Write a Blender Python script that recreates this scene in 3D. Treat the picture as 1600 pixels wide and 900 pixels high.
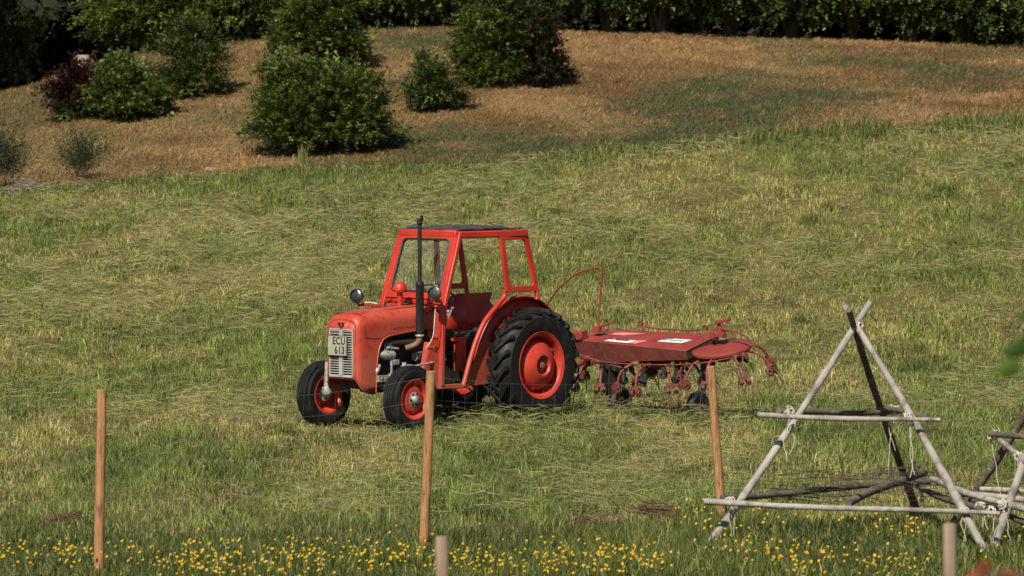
import bpy, math, random
import numpy as np
from mathutils import Vector, Matrix

for o in list(bpy.data.objects):
    bpy.data.objects.remove(o, do_unlink=True)
SC = bpy.context.scene
COL = SC.collection

# ------------------------------------------------------------------ camera, sky, sun, exposure
cd = bpy.data.cameras.new('camera')
cam = bpy.data.objects.new('camera', cd)
COL.objects.link(cam)
cd.sensor_width = 36.0
cd.lens = 150.75
cd.clip_start = 0.5
cd.clip_end = 3000.0
cam.location = (0, 0, 3.76)
cam.rotation_euler = (math.radians(87.5), 0, 0)
cd.dof.use_dof = True
cd.dof.focus_distance = 49.0
cd.dof.aperture_fstop = 5.6
SC.camera = cam

SUN = Vector((-0.25, -0.67, 0.70)).normalized()
world = bpy.data.worlds.new('World')
SC.world = world
world.use_nodes = True
wn = world.node_tree
bg = wn.nodes['Background']
sky = wn.nodes.new('ShaderNodeTexSky')
sky.sky_type = 'NISHITA'
sky.sun_disc = False
sky.sun_elevation = math.asin(SUN.z)
sky.sun_rotation = math.atan2(SUN.x, SUN.y)
wn.links.new(sky.outputs['Color'], bg.inputs['Color'])
bg.inputs['Strength'].default_value = 0.05
sl = bpy.data.lights.new('sun', 'SUN')
sl.energy = 5.0
sl.angle = math.radians(0.5)
sl.color = (1.0, 0.93, 0.81)
so = bpy.data.objects.new('sun', sl)
COL.objects.link(so)
so.rotation_euler = SUN.to_track_quat('Z', 'Y').to_euler()
so.location = (-30, -40, 60)
SC.view_settings.view_transform = 'Standard'
SC.view_settings.look = 'None'
SC.view_settings.gamma = 1
SC.view_settings.use_curve_mapping = False
SC.view_settings.exposure = 0.38

# ------------------------------------------------------------------ helpers
def tag(o, label=None, cat=None, group=None, kind=None):
    if label: o['label'] = label
    if cat: o['category'] = cat
    if group: o['group'] = group
    if kind: o['kind'] = kind
    return o

def empty(name, loc=(0, 0, 0), rz=0.0):
    o = bpy.data.objects.new(name, None)
    o.empty_display_size = 0.2
    COL.objects.link(o)
    o.location = loc
    o.rotation_euler = (0, 0, rz)
    return o

class MB:
    """collects shapes, then links them as one mesh object"""
    def __init__(self):
        self.v = []; self.f = []; self.mi = []; self.cur = 0
    def add(self, vs, fs):
        b = len(self.v)
        self.v += [tuple(p) for p in vs]
        for f in fs:
            self.f.append([b + i for i in f]); self.mi.append(self.cur)
        return self
    def box(self, c, s, rot=None, taper=1.0):
        c = Vector(c); pts = []
        for z in (-1, 1):
            k = taper if z > 0 else 1.0
            for x, y in ((-1, -1), (1, -1), (1, 1), (-1, 1)):
                p = Vector((x * s[0] * .5 * k, y * s[1] * .5 * k, z * s[2] * .5))
                if rot is not None: p = rot @ p
                pts.append(c + p)
        return self.add(pts, [(3, 2, 1, 0), (4, 5, 6, 7), (0, 1, 5, 4), (1, 2, 6, 5), (2, 3, 7, 6), (3, 0, 4, 7)])
    def prism(self, poly, off):
        n = len(poly); off = Vector(off)
        a = [Vector(p) for p in poly]; b = [p + off for p in a]
        fs = [list(range(n))[::-1], list(range(n, 2 * n))]
        for i in range(n):
            j = (i + 1) % n
            fs.append((i, j, n + j, n + i))
        return self.add(a + b, fs)
    def tube(self, pts, r, n=10, caps=True, smooth_path=0, flat=None):
        P = [Vector(p) for p in pts]
        if not hasattr(r, '__len__'): r = [r] * len(P)
        R = list(r)
        for _ in range(smooth_path):
            Q = [P[0]]; S = [R[0]]
            for i in range(len(P) - 1):
                Q += [P[i].lerp(P[i + 1], .25), P[i].lerp(P[i + 1], .75)]
                S += [R[i] * .75 + R[i + 1] * .25, R[i] * .25 + R[i + 1] * .75]
            Q.append(P[-1]); S.append(R[-1]); P, R = Q, S
        vs = []; fs = []; m = len(P); ref = None
        for i in range(m):
            t = (P[min(i + 1, m - 1)] - P[max(i - 1, 0)]).normalized()
            if ref is None:
                ref = Vector((0, 0, 1)) if abs(t.z) < .9 else Vector((1, 0, 0))
            x = (ref - t * ref.dot(t)).normalized(); ref = x
            y = t.cross(x)
            for k in range(n):
                a = 2 * math.pi * k / n
                ca, sa = math.cos(a), math.sin(a)
                if flat: ca *= flat[0]; sa *= flat[1]
                vs.append(P[i] + (x * ca + y * sa) * R[i])
        for i in range(m - 1):
            for k in range(n):
                j = (k + 1) % n
                fs.append((i * n + k, i * n + j, (i + 1) * n + j, (i + 1) * n + k))
        if caps:
            fs.append(list(range(n))[::-1]); fs.append([(m - 1) * n + k for k in range(n)])
        return self.add(vs, fs)
    def bar(self, pts, w, h, up=(0, 0, 1), up_exact=False):
        """rectangular section swept along a polyline"""
        P = [Vector(p) for p in pts]; vs = []; fs = []; m = len(P); up = Vector(up)
        for i in range(m):
            t = (P[min(i + 1, m - 1)] - P[max(i - 1, 0)]).normalized()
            s = t.cross(up).normalized(); u = s.cross(t)
            for a, b in ((-1, -1), (1, -1), (1, 1), (-1, 1)):
                vs.append(P[i] + s * a * w * .5 + u * b * h * .5)
        for i in range(m - 1):
            for k in range(4):
                j = (k + 1) % 4
                fs.append((i * 4 + k, i * 4 + j, (i + 1) * 4 + j, (i + 1) * 4 + k))
        fs.append((3, 2, 1, 0)); fs.append([(m - 1) * 4 + k for k in range(4)])
        return self.add(vs, fs)
    def lathe(self, prof, o=(0, 0, 0), ax=(0, 0, 1), n=32, closed=False, caps=True):
        """prof: (radius, along-axis) pairs"""
        o = Vector(o); ax = Vector(ax).normalized()
        ref = Vector((0, 0, 1)) if abs(ax.z) < .9 else Vector((1, 0, 0))
        x = (ref - ax * ref.dot(ax)).normalized(); y = ax.cross(x)
        vs = []; fs = []; m = len(prof)
        for r, a in prof:
            for k in range(n):
                t = 2 * math.pi * k / n
                vs.append(o + ax * a + (x * math.cos(t) + y * math.sin(t)) * r)
        for i in range(m - 1 + (1 if closed else 0)):
            i2 = (i + 1) % m
            for k in range(n):
                j = (k + 1) % n
                fs.append((i * n + k, i * n + j, i2 * n + j, i2 * n + k))
        if not closed and caps:
            if prof[0][0] > 1e-4: fs.append(list(range(n))[::-1])
            if prof[-1][0] > 1e-4: fs.append([(m - 1) * n + k for k in range(n)])
        return self.add(vs, fs)
    def build(self, name, mat, parent=None, smooth=True, bevel=0.0, angle=38, solid=0.0):
        me = bpy.data.meshes.new(name)
        me.from_pydata(self.v, [], self.f)
        mats = mat if isinstance(mat, (list, tuple)) else [mat]
        for m in mats: me.materials.append(m)
        if len(mats) > 1: me.polygons.foreach_set('material_index', self.mi)
        me.update()
        import bmesh
        b = bmesh.new(); b.from_mesh(me)
        bmesh.ops.recalc_face_normals(b, faces=b.faces)
        b.to_mesh(me); b.free()
        if smooth:
            me.polygons.foreach_set('use_smooth', [True] * len(me.polygons))
            me.set_sharp_from_angle(angle=math.radians(angle))
        o = bpy.data.objects.new(name, me)
        COL.objects.link(o)
        if parent: o.parent = parent
        if solid:
            s = o.modifiers.new('thickness', 'SOLIDIFY'); s.thickness = solid; s.offset = 0
        if bevel:
            s = o.modifiers.new('edge', 'BEVEL'); s.width = bevel; s.segments = 2; s.limit_method = 'ANGLE'; s.angle_limit = math.radians(40)
        return o

def np_mesh(name, V, T, C=None, mat=None, parent=None):
    """triangles from numpy arrays with a per-point colour"""
    me = bpy.data.meshes.new(name)
    V = np.ascontiguousarray(V, dtype=np.float32); T = np.ascontiguousarray(T, dtype=np.int32)
    me.vertices.add(len(V)); me.vertices.foreach_set('co', V.ravel())
    k = T.shape[1]
    me.loops.add(T.size); me.loops.foreach_set('vertex_index', T.ravel())
    me.polygons.add(len(T))
    me.polygons.foreach_set('loop_start', np.arange(0, T.size, k, dtype=np.int32))
    me.polygons.foreach_set('loop_total', np.full(len(T), k, dtype=np.int32))
    if C is not None:
        a = me.color_attributes.new('tint', 'FLOAT_COLOR', 'POINT')
        c4 = np.ones((len(V), 4), dtype=np.float32); c4[:, :3] = C
        a.data.foreach_set('color', c4.ravel())
    me.update(); me.validate()
    if mat: me.materials.append(mat)
    o = bpy.data.objects.new(name, me)
    COL.objects.link(o)
    if parent: o.parent = parent
    return o

# ------------------------------------------------------------------ materials
def new_mat(name):
    m = bpy.data.materials.new(name); m.use_nodes = True
    nt = m.node_tree
    return m, nt, nt.nodes['Principled BSDF']

def noise_mat(name, c1, c2, scale=8.0, rough=0.5, metal=0.0, detail=6, c3=None, s3=40.0, t3=(0.55, 0.7), bump=0.0, bscale=60.0, stretch=None, spec=0.5, coat=0.0, lo=0.35, hi=0.65, chips=None, dust=None):
    m, nt, p = new_mat(name)
    N = nt.nodes; L = nt.links
    tc = N.new('ShaderNodeTexCoord'); mp = N.new('ShaderNodeMapping')
    L.new(tc.outputs['Object'], mp.inputs['Vector'])
    if stretch: mp.inputs['Scale'].default_value = stretch
    nz = N.new('ShaderNodeTexNoise'); nz.inputs['Scale'].default_value = scale; nz.inputs['Detail'].default_value = detail
    L.new(mp.outputs['Vector'], nz.inputs['Vector'])
    cr = N.new('ShaderNodeValToRGB')
    cr.color_ramp.elements[0].position = lo; cr.color_ramp.elements[0].color = (*c1, 1)
    cr.color_ramp.elements[1].position = hi; cr.color_ramp.elements[1].color = (*c2, 1)
    L.new(nz.outputs['Fac'], cr.inputs['Fac'])
    out = cr.outputs['Color']
    if c3:
        n3 = N.new('ShaderNodeTexNoise'); n3.inputs['Scale'].default_value = s3; n3.inputs['Detail'].default_value = 5
        L.new(mp.outputs['Vector'], n3.inputs['Vector'])
        r3 = N.new('ShaderNodeMapRange'); r3.inputs['From Min'].default_value = t3[0]; r3.inputs['From Max'].default_value = t3[1]
        L.new(n3.outputs['Fac'], r3.inputs['Value'])
        mx = N.new('ShaderNodeMix'); mx.data_type = 'RGBA'
        L.new(r3.outputs['Result'], mx.inputs['Factor']); L.new(out, mx.inputs['A']); mx.inputs['B'].default_value = (*c3, 1)
        out = mx.outputs['Result']
    def over(fac, colour, cur):
        mx = N.new('ShaderNodeMix'); mx.data_type = 'RGBA'
        L.new(fac, mx.inputs['Factor']); L.new(cur, mx.inputs['A']); mx.inputs['B'].default_value = (*colour, 1)
        return mx.outputs['Result']
    if chips:                                                  # small chips and scratches: (colour, scale, threshold)
        n4 = N.new('ShaderNodeTexNoise'); n4.inputs['Scale'].default_value = chips[1]; n4.inputs['Detail'].default_value = 8; n4.inputs['Roughness'].default_value = .75
        L.new(mp.outputs['Vector'], n4.inputs['Vector'])
        r4 = N.new('ShaderNodeMapRange'); r4.inputs['From Min'].default_value = chips[2]; r4.inputs['From Max'].default_value = chips[2] + .03
        L.new(n4.outputs['Fac'], r4.inputs['Value']); out = over(r4.outputs['Result'], chips[0], out)
    if dust:                                                   # road dirt low on the machine: (colour, z full, z none, amount)
        sx_ = N.new('ShaderNodeSeparateXYZ'); L.new(tc.outputs['Object'], sx_.inputs['Vector'])
        r5 = N.new('ShaderNodeMapRange'); r5.inputs['From Min'].default_value = dust[2]; r5.inputs['From Max'].default_value = dust[1]; r5.inputs['To Max'].default_value = dust[3]
        L.new(sx_.outputs['Z'], r5.inputs['Value'])
        n5 = N.new('ShaderNodeTexNoise'); n5.inputs['Scale'].default_value = 6; n5.inputs['Detail'].default_value = 8
        L.new(mp.outputs['Vector'], n5.inputs['Vector'])
        mu = N.new('ShaderNodeMath'); mu.operation = 'MULTIPLY'; L.new(r5.outputs['Result'], mu.inputs[0]); L.new(n5.outputs['Fac'], mu.inputs[1])
        out = over(mu.outputs['Value'], dust[0], out)
    L.new(out, p.inputs['Base Color'])
    p.inputs['Roughness'].default_value = rough; p.inputs['Metallic'].default_value = metal
    p.inputs['Specular IOR Level'].default_value = spec
    p.inputs['Coat Weight'].default_value = coat
    if bump:
        nb = N.new('ShaderNodeTexNoise'); nb.inputs['Scale'].default_value = bscale; nb.inputs['Detail'].default_value = 6
        L.new(mp.outputs['Vector'], nb.inputs['Vector'])
        b = N.new('ShaderNodeBump'); b.inputs['Strength'].default_value = bump; b.inputs['Distance'].default_value = 0.02
        L.new(nb.outputs['Fac'], b.inputs['Height']); L.new(b.outputs['Normal'], p.inputs['Normal'])
    return m

def leaf_mat(name, trans=0.35, rough=0.55, gain=(1, 1, 1), spec=0.3):
    m, nt, p = new_mat(name)
    N = nt.nodes; L = nt.links
    at = N.new('ShaderNodeAttribute'); at.attribute_name = 'tint'
    L.new(at.outputs['Color'], p.inputs['Base Color'])
    p.inputs['Roughness'].default_value = rough
    p.inputs['Specular IOR Level'].default_value = spec
    if trans:
        tr = N.new('ShaderNodeBsdfTranslucent')
        mul = N.new('ShaderNodeMix'); mul.data_type = 'RGBA'; mul.blend_type = 'MULTIPLY'; mul.inputs['Factor'].default_value = 1
        L.new(at.outputs['Color'], mul.inputs['A']); mul.inputs['B'].default_value = (1.15, 1.1, 0.55, 1)
        L.new(mul.outputs['Result'], tr.inputs['Color'])
        ms = N.new('ShaderNodeMixShader'); ms.inputs['Fac'].default_value = trans
        L.new(p.outputs['BSDF'], ms.inputs[1]); L.new(tr.outputs['BSDF'], ms.inputs[2])
        L.new(ms.outputs['Shader'], N['Material Output'].inputs['Surface'])
    return m

M = {}
M['red'] = noise_mat('tractor red paint', (.37, .020, .010), (.46, .034, .015), 3.0, .45, c3=(.25, .03, .018), s3=7, t3=(.52, .78), bump=.05, bscale=25, chips=((.09, .035, .02), 26, .66), dust=((.19, .14, .085), .40, 1.15, .9))
M['hood'] = noise_mat('faded hood paint', (.37, .033, .016), (.45, .072, .040), 2.2, .5, c3=(.28, .032, .018), s3=12, t3=(.52, .74), bump=.03, bscale=20, chips=((.12, .04, .025), 24, .66), dust=((.19, .14, .085), .40, .95, .8))
M['rim'] = noise_mat('rim red paint', (.42, .026, .015), (.50, .046, .024), 5.0, .5, c3=(.22, .05, .03), s3=14, t3=(.55, .74), chips=((.10, .04, .025), 30, .66))
M['rust_red'] = noise_mat('weathered red paint', (.19, .022, .018), (.27, .032, .026), 4.0, .58, chips=((.07, .03, .02), 22, .63), c3=(.15, .055, .032), s3=14, t3=(.5, .68), bump=.1, bscale=50)
M['rust_side'] = noise_mat('dusty rusted panel', (.12, .022, .018), (.18, .028, .023), 5.0, .65, c3=(.10, .06, .035), s3=18, t3=(.48, .66), bump=.12, bscale=60)
M['rust_tube'] = noise_mat('rusty tube', (.15, .026, .020), (.22, .048, .034), 10.0, .6, c3=(.09, .04, .025), s3=35, t3=(.5, .62))
M['tyre'] = noise_mat('tyre rubber', (.007, .007, .008), (.012, .012, .012), 6.0, .55, c3=(.055, .048, .036), s3=8, t3=(.55, .85), bump=.06, spec=.3)
M['black'] = noise_mat('black paint', (.010, .010, .011), (.018, .017, .017), 12.0, .4)
M['iron'] = noise_mat('oily cast iron', (.012, .010, .009), (.035, .027, .02), 9.0, .6, bump=.2, bscale=40)
M['steel'] = noise_mat('dull steel', (.30, .29, .27), (.52, .51, .48), 20.0, .42, metal=.35, c3=(.14, .12, .09), s3=30, t3=(.5, .68))
M['chrome'] = noise_mat('grille chrome', (.34, .34, .33), (.46, .46, .44), 10.0, .35, metal=.25, c3=(.3, .27, .22), s3=40, t3=(.58, .75))
M['rustpipe'] = noise_mat('burnt exhaust elbow', (.13, .07, .04), (.22, .13, .08), 12.0, .7)
M['rubber'] = noise_mat('rubber gasket', (.012, .012, .012), (.02, .02, .02), 10.0, .6)
M['bitumen'] = noise_mat('black roof sheet', (.018, .017, .018), (.055, .05, .05), 9.0, .75, bump=.5, bscale=40)
M['seat'] = noise_mat('black seat vinyl', (.012, .012, .014), (.025, .024, .026), 8.0, .5)
M['plate'] = noise_mat('old number plate', (.29, .275, .20), (.36, .345, .26), 10.0, .5, c3=(.30, .26, .15), s3=25, t3=(.58, .75))
M['ink'] = noise_mat('black lettering', (.012, .011, .01), (.03, .026, .02), 20.0, .6)
M['fadedink'] = noise_mat('worn transfer', (.09, .03, .028), (.36, .05, .03), 60.0, .55)
M['white'] = noise_mat('white sticker', (.62, .60, .58), (.74, .73, .70), 20.0, .5)
M['pink'] = noise_mat('faded pink sticker', (.58, .16, .15), (.66, .22, .20), 20.0, .5)
M['cyan'] = noise_mat('blue green print', (.10, .38, .42), (.16, .48, .5), 20.0, .5)
M['post'] = noise_mat('new sawn post', (.27, .125, .046), (.40, .21, .088), 5.0, .75, stretch=(9, 9, .9), c3=(.12, .06, .03), s3=7, t3=(.54, .70), bump=.35, bscale=25)
M['oldpost'] = noise_mat('grey brown stake', (.17, .115, .075), (.27, .20, .145), 6.0, .85, stretch=(9, 9, .9), bump=.2)
M['pole'] = noise_mat('silver grey pole', (.21, .19, .165), (.36, .33, .285), 3.0, .85, c3=(.12, .10, .08), s3=9, t3=(.50, .72), bump=.5, bscale=30)
M['darkpole'] = noise_mat('dark weathered pole', (.065, .050, .038), (.135, .105, .08), 6.0, .9, c3=(.20, .17, .13), s3=16, t3=(.58, .7), bump=.4, bscale=40)
M['rope'] = noise_mat('pale baler twine', (.46, .42, .33), (.62, .58, .48), 60.0, .9, bump=.3, bscale=200)
M['wire'] = noise_mat('galvanised wire', (.25, .25, .25), (.40, .40, .40), 30.0, .45, metal=.7)
M['bark'] = noise_mat('bark', (.045, .032, .022), (.10, .075, .055), 12.0, .9, bump=.4)
M['stone'] = noise_mat('field stone', (.28, .26, .22), (.44, .41, .35), 9.0, .85, bump=.4, bscale=14)
M['bluestone'] = noise_mat('dark slate boulder', (.018, .018, .026), (.045, .042, .055), 9.0, .85, bump=.4, bscale=14)
M['stumpwood'] = noise_mat('pale stump wood', (.22, .17, .13), (.34, .28, .23), 7.0, .85, stretch=(4, 4, 1), bump=.4)
M['grass'] = leaf_mat('grass blades', .28, .6)
M['hay'] = leaf_mat('cut hay', .15, .6)
M['leaf'] = leaf_mat('leaves', .30, .55, spec=.12)
M['petal'] = leaf_mat('petals', .15, .4)
g, nt, p = new_mat('clear glass')
p.inputs['Base Color'].default_value = (.32, .33, .28, 1); p.inputs['Transmission Weight'].default_value = 0.0
p.inputs['Alpha'].default_value = .07; p.inputs['Roughness'].default_value = .05; p.inputs['Specular IOR Level'].default_value = .35
gn = nt.nodes.new('ShaderNodeTexNoise'); gn.inputs['Scale'].default_value = 4; gn.inputs['Detail'].default_value = 6
gr_ = nt.nodes.new('ShaderNodeMapRange'); gr_.inputs['From Min'].default_value = .4; gr_.inputs['From Max'].default_value = .75; gr_.inputs['To Min'].default_value = .05; gr_.inputs['To Max'].default_value = .22
nt.links.new(gn.outputs['Fac'], gr_.inputs['Value']); nt.links.new(gr_.outputs['Result'], p.inputs['Alpha'])
M['glass'] = g
g, nt, p = new_mat('lamp lens')
nz = nt.nodes.new('ShaderNodeTexNoise'); nz.inputs['Scale'].default_value = 30
rr = nt.nodes.new('ShaderNodeMapRange'); rr.inputs['To Min'].default_value = .18; rr.inputs['To Max'].default_value = .42
nt.links.new(nz.outputs['Fac'], rr.inputs['Value']); nt.links.new(rr.outputs['Result'], p.inputs['Roughness'])
p.inputs['Base Color'].default_value = (.20, .205, .215, 1); p.inputs['Metallic'].default_value = 1
M['lens'] = g
# ------------------------------------------------------------------ terrain
def _hash(ix, iy, s):
    h = (ix.astype(np.int64) * 374761393 + iy.astype(np.int64) * 668265263 + s * 974634777) & 0xFFFFFFFF
    h = ((h ^ (h >> 13)) * 1274126177) & 0xFFFFFFFF
    return ((h ^ (h >> 16)) & 0xFFFFFF) / float(0xFFFFFF)

def vnoise(x, y, s=0):
    x = np.asarray(x, float); y = np.asarray(y, float)
    ix = np.floor(x); iy = np.floor(y); fx = x - ix; fy = y - iy
    fx = fx * fx * (3 - 2 * fx); fy = fy * fy * (3 - 2 * fy)
    a = _hash(ix, iy, s); b = _hash(ix + 1, iy, s); c = _hash(ix, iy + 1, s); d = _hash(ix + 1, iy + 1, s)
    return (a * (1 - fx) + b * fx) * (1 - fy) + (c * (1 - fx) + d * fx) * fy

def fbm(x, y, s=0, o=4):
    t = 0; a = .5; n = 0
    for k in range(o):
        t = t + a * vnoise(x * 2 ** k + 17.3 * k, y * 2 ** k - 9.1 * k, s + k); n += a; a *= .55
    return t / n

EDGE_Y, CREST_Y = 88.0, 111.0
# height of the field's far edge and of the bank's crest, west to east
EX = np.array([-60, -10.5, -7.2, -4.2, -1.3, .7, 3.3, 5.3, 7.9, 10.5, 60.0])
EZ = np.array([1.6, 1.86, 2.07, 2.34, 2.40, 2.50, 2.74, 2.98, 3.14, 3.38, 3.7])
KX = np.array([-60, -13.3, -12.3, -11.3, -10.0, -6.6, -4.0, -1.7, 1.2, 3.3, 6.6, 9.9, 13.3, 60.0])
KZ = np.array([3.2, 3.96, 4.18, 4.58, 5.00, 5.42, 5.55, 5.64, 5.55, 5.45, 5.34, 5.26, 5.12, 4.9])

def height(x, y):
    x = np.asarray(x, float); y = np.asarray(y, float)
    ze = sum(np.interp(x + d, EX, EZ) for d in (-1, -.5, 0, .5, 1)) / 5
    zk = sum(np.interp(x + d, KX, KZ) for d in (-.6, -.3, 0, .3, .6)) / 5
    t = np.clip((y - 53.0) / (EDGE_Y - 53.0), 0, 1)
    zf = ze * t ** 1.55
    s = np.clip((y - EDGE_Y) / (CREST_Y - EDGE_Y), 0, 1)
    s2 = .55 * s + .45 * (s * s * (3 - 2 * s))
    zb = ze + (zk - ze) * s2
    zz = np.where(y < EDGE_Y, zf, zb)
    far = np.clip((y - CREST_Y) / 12.0, 0, None)
    west = np.clip((-9.5 - x) / 3.0, 0, 1)
    zz = zz - west * 2.2 * np.clip(far, 0, 1) + (1 - west) * .3 * np.clip(far, 0, 4)
    zz = zz + 16.0 * np.clip((y - 136) / 90, 0, 1) ** 1.2
    und = .10 * (fbm(x * .35, y * .22, 5, 3) - .5) + .05 * (fbm(x * 1.3, y * 1.1, 9, 2) - .5)
    return zz + und * np.clip((np.abs(y - 49) - 3) / 4, .25, 1)
# ---TERRAIN END
# ------------------------------------------------------------------ ground sheets
def grid_mesh(name, xs, ys, mat):
    X, Y = np.meshgrid(xs, ys); Z = height(X, Y)
    V = np.stack([X, Y, Z], -1).reshape(-1, 3)
    nx, ny = len(xs), len(ys)
    i = np.arange(nx - 1)[None] + nx * np.arange(ny - 1)[:, None]
    T = np.stack([i, i + 1, i + 1 + nx, i + nx], -1).reshape(-1, 4)
    o = np_mesh(name, V, T, None, mat)
    o.data.polygons.foreach_set('use_smooth', [True] * len(o.data.polygons))
    return tag(o, kind='structure')

GM = noise_mat('meadow thatch', (.075, .075, .022), (.15, .125, .05), 2.5, .95, detail=8, c3=(.10, .06, .03), s3=9, t3=(.5, .68), bump=.6, bscale=30, spec=.1)
HM, hnt, hp = new_mat('dry hillside turf')
hat = hnt.nodes.new('ShaderNodeAttribute'); hat.attribute_name = 'tint'
hno = hnt.nodes.new('ShaderNodeTexNoise'); hno.inputs['Scale'].default_value = 12; hno.inputs['Detail'].default_value = 8
htc = hnt.nodes.new('ShaderNodeTexCoord'); hnt.links.new(htc.outputs['Object'], hno.inputs['Vector'])
hmr = hnt.nodes.new('ShaderNodeMapRange'); hmr.inputs['From Min'].default_value = .3; hmr.inputs['From Max'].default_value = .7; hmr.inputs['To Min'].default_value = .55; hmr.inputs['To Max'].default_value = 1.15
hnt.links.new(hno.outputs['Fac'], hmr.inputs['Value'])
hvm = hnt.nodes.new('ShaderNodeVectorMath'); hvm.operation = 'SCALE'; hnt.links.new(hat.outputs['Color'], hvm.inputs[0]); hnt.links.new(hmr.outputs['Result'], hvm.inputs['Scale'])
hnt.links.new(hvm.outputs['Vector'], hp.inputs['Base Color']); hp.inputs['Roughness'].default_value = .95; hp.inputs['Specular IOR Level'].default_value = .1
def hill_green(x, y):
    b1 = fbm(x * .42, y * .30, 71, 4); b2 = fbm(x * 1.6, y * 1.1, 72, 3)
    E = lambda cx, cy, sx, sy: np.exp(-((x - cx) / sx) ** 2 - ((y - cy) / sy) ** 2)
    gp = 1.35 * E(5.0, 96.2, 2.4, 3.6) + .9 * E(3.6, 91.0, 2.4, 1.8) + .75 * E(-.6, 93.2, 1.6, 1.8) + .7 * E(.3, 90.4, 2.2, 1.2) + .6 * E(11.0, 101, 1.8, 2.2) + .6 * E(8.6, 103, 1.5, 1.6) + .6 * E(-2.6, 107, 1.3, 2.2) + .5 * E(-5.9, 97, 2.0, 1.5) + .55 * E(-3.0, 94.0, 1.2, 2.0)
    west = np.clip((-5.0 - x) / 5, 0, 1)
    foot = np.clip((EDGE_Y + 1.6 - y) / 1.6, 0, 1)
    return np.clip((b1 - .55) / .10, 0, .30) + gp * np.clip(.55 + (b2 - .35) * 2.2, 0, 1.2) + west * .10 + .5 * foot + .05, b2, west
def hill_tint(x, y):
    g_, b2, west = hill_green(x, y); b3 = fbm(x * .55 + y * .2, y * .38, 73, 4)
    g_ = np.clip(g_, 0, .92)[:, None]; k = np.clip((b3 - .34) / .28, 0, 1)[:, None]
    dry = np.asarray((.145, .078, .032)) * (1 - k) + np.asarray((.265, .162, .072)) * k
    dry = dry * (1 - .4 * west[:, None]) + np.asarray((.18, .135, .055)) * .4 * west[:, None]
    far = np.clip((y - 122) / 10, 0, 1)[:, None]
    out = dry * (1 - g_) + np.asarray((.058, .070, .027)) * g_
    return out * (1 - far) + np.asarray((.020, .022, .010)) * far * (.7 + .6 * k)
xs = np.unique(np.concatenate([np.linspace(-220, -22, 34), np.arange(-22, 22.01, .3), np.linspace(22, 220, 34)]))
grid_mesh('meadow', xs, np.unique(np.concatenate([np.linspace(-40, 28, 24), np.arange(28, EDGE_Y + .01, .4)])), GM)
hs = grid_mesh('hillside', xs, np.unique(np.concatenate([np.arange(EDGE_Y, 130, .4), np.linspace(130, 900, 40)])), HM)
hv = np.zeros(len(hs.data.vertices) * 3); hs.data.vertices.foreach_get('co', hv); hv = hv.reshape(-1, 3)
ha_ = hs.data.color_attributes.new('tint', 'FLOAT_COLOR', 'POINT'); hc4 = np.ones((len(hv), 4), dtype=np.float32); hc4[:, :3] = hill_tint(hv[:, 0], hv[:, 1]); ha_.data.foreach_set('color', hc4.ravel())

# ------------------------------------------------------------------ the tractor (x forward, y to its left, z up)
YAW = math.radians(228)
TR = empty('tractor', (-.229, 50.472, 0), YAW)
tag(TR, 'red vintage farm tractor with an open safety cab, parked on the mown meadow', 'tractor')
RED, BLK = M['red'], M['black']

# bonnet: nose and hood shell lofted from sections
def hood_section(u, hw, ht, hb, rc):
    pts = []
    for t in np.linspace(0, 1, 8): pts.append((u, -hw, hb + (ht - rc - hb) * t))
    for a in np.linspace(0, 90, 9)[1:]:
        a = math.radians(a); pts.append((u, -hw + rc - rc * math.cos(a), ht - rc + rc * math.sin(a)))
    n = 6; half = hw - rc
    for t in np.linspace(0, 1, n)[1:-1]: pts.append((u, -half + 2 * half * t, ht + .012 * (1 - (2 * t - 1) ** 2)))
    right = [(x, -y, z) for x, y, z in pts[:17]][::-1]
    return pts[:17] + pts[17:] + right
SEC = [(2.545, .212, 1.262, .60, .10), (2.53, .238, 1.296, .55, .12), (2.49, .258, 1.322, .49, .13), (2.42, .268, 1.340, .445, .135), (2.32, .270, 1.352, .425, .135),
       (2.27, .270, 1.357, .44, .135), (2.255, .270, 1.359, .62, .135), (2.245, .270, 1.360, .84, .135), (2.20, .270, 1.364, .99, .135), (2.12, .270, 1.368, 1.070, .135), (1.95, .272, 1.376, 1.098, .135),
       (1.55, .276, 1.390, 1.135, .135), (1.15, .282, 1.402, 1.160, .135), (1.10, .284, 1.403, 1.160, .135)]
m = MB(); rows = [hood_section(*s) for s in SEC]; n = len(rows[0])
vs = [p for r in rows for p in r]
fs = [(i * n + k, i * n + k + 1, (i + 1) * n + k + 1, (i + 1) * n + k) for i in range(len(rows) - 1) for k in range(n - 1)]
m.add(vs, fs)
# front face ring round the grille
first = rows[0]; bl, br = first[0], first[-1]
loop = list(first) + [(2.545, br[1] * (1 - t) + bl[1] * t, .60) for t in (.25, .5, .75)]
gw, g0, g1 = .185, .635, 1.165
inner = []
cy, cz = 0, (g0 + g1) / 2
for x, y, z in loop:
    dy, dz = y - cy, z - cz
    k = min(gw / abs(dy) if abs(dy) > 1e-5 else 9, ((g1 - g0) / 2) / abs(dz) if abs(dz) > 1e-5 else 9)
    inner.append((2.549, cy + dy * k, cz + dz * k))
deep = [(2.50, y, z) for x, y, z in inner]
q = len(loop)
m.add(loop + inner + deep, [(i, (i + 1) % q, q + (i + 1) % q, q + i) for i in range(q)] + [(q + i, q + (i + 1) % q, 2 * q + (i + 1) % q, 2 * q + i) for i in range(q)])
HOOD = m.build('hood', M['hood'], TR, angle=50, solid=.008)
m = MB()
for s in (-1, 1):                                            # pressed seams and folded lower edge
    m.tube([(1.12, s * .286, 1.160), (1.55, s * .278, 1.136), (1.95, s * .274, 1.10), (2.12, s * .273, 1.072), (2.20, s * .273, .99), (2.247, s * .273, .84), (2.258, s * .273, .62), (2.27, s * .273, .45)], .009, 6, smooth_path=1)
m.build('hood_edge', M['hood'], HOOD)
m = MB()
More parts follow.
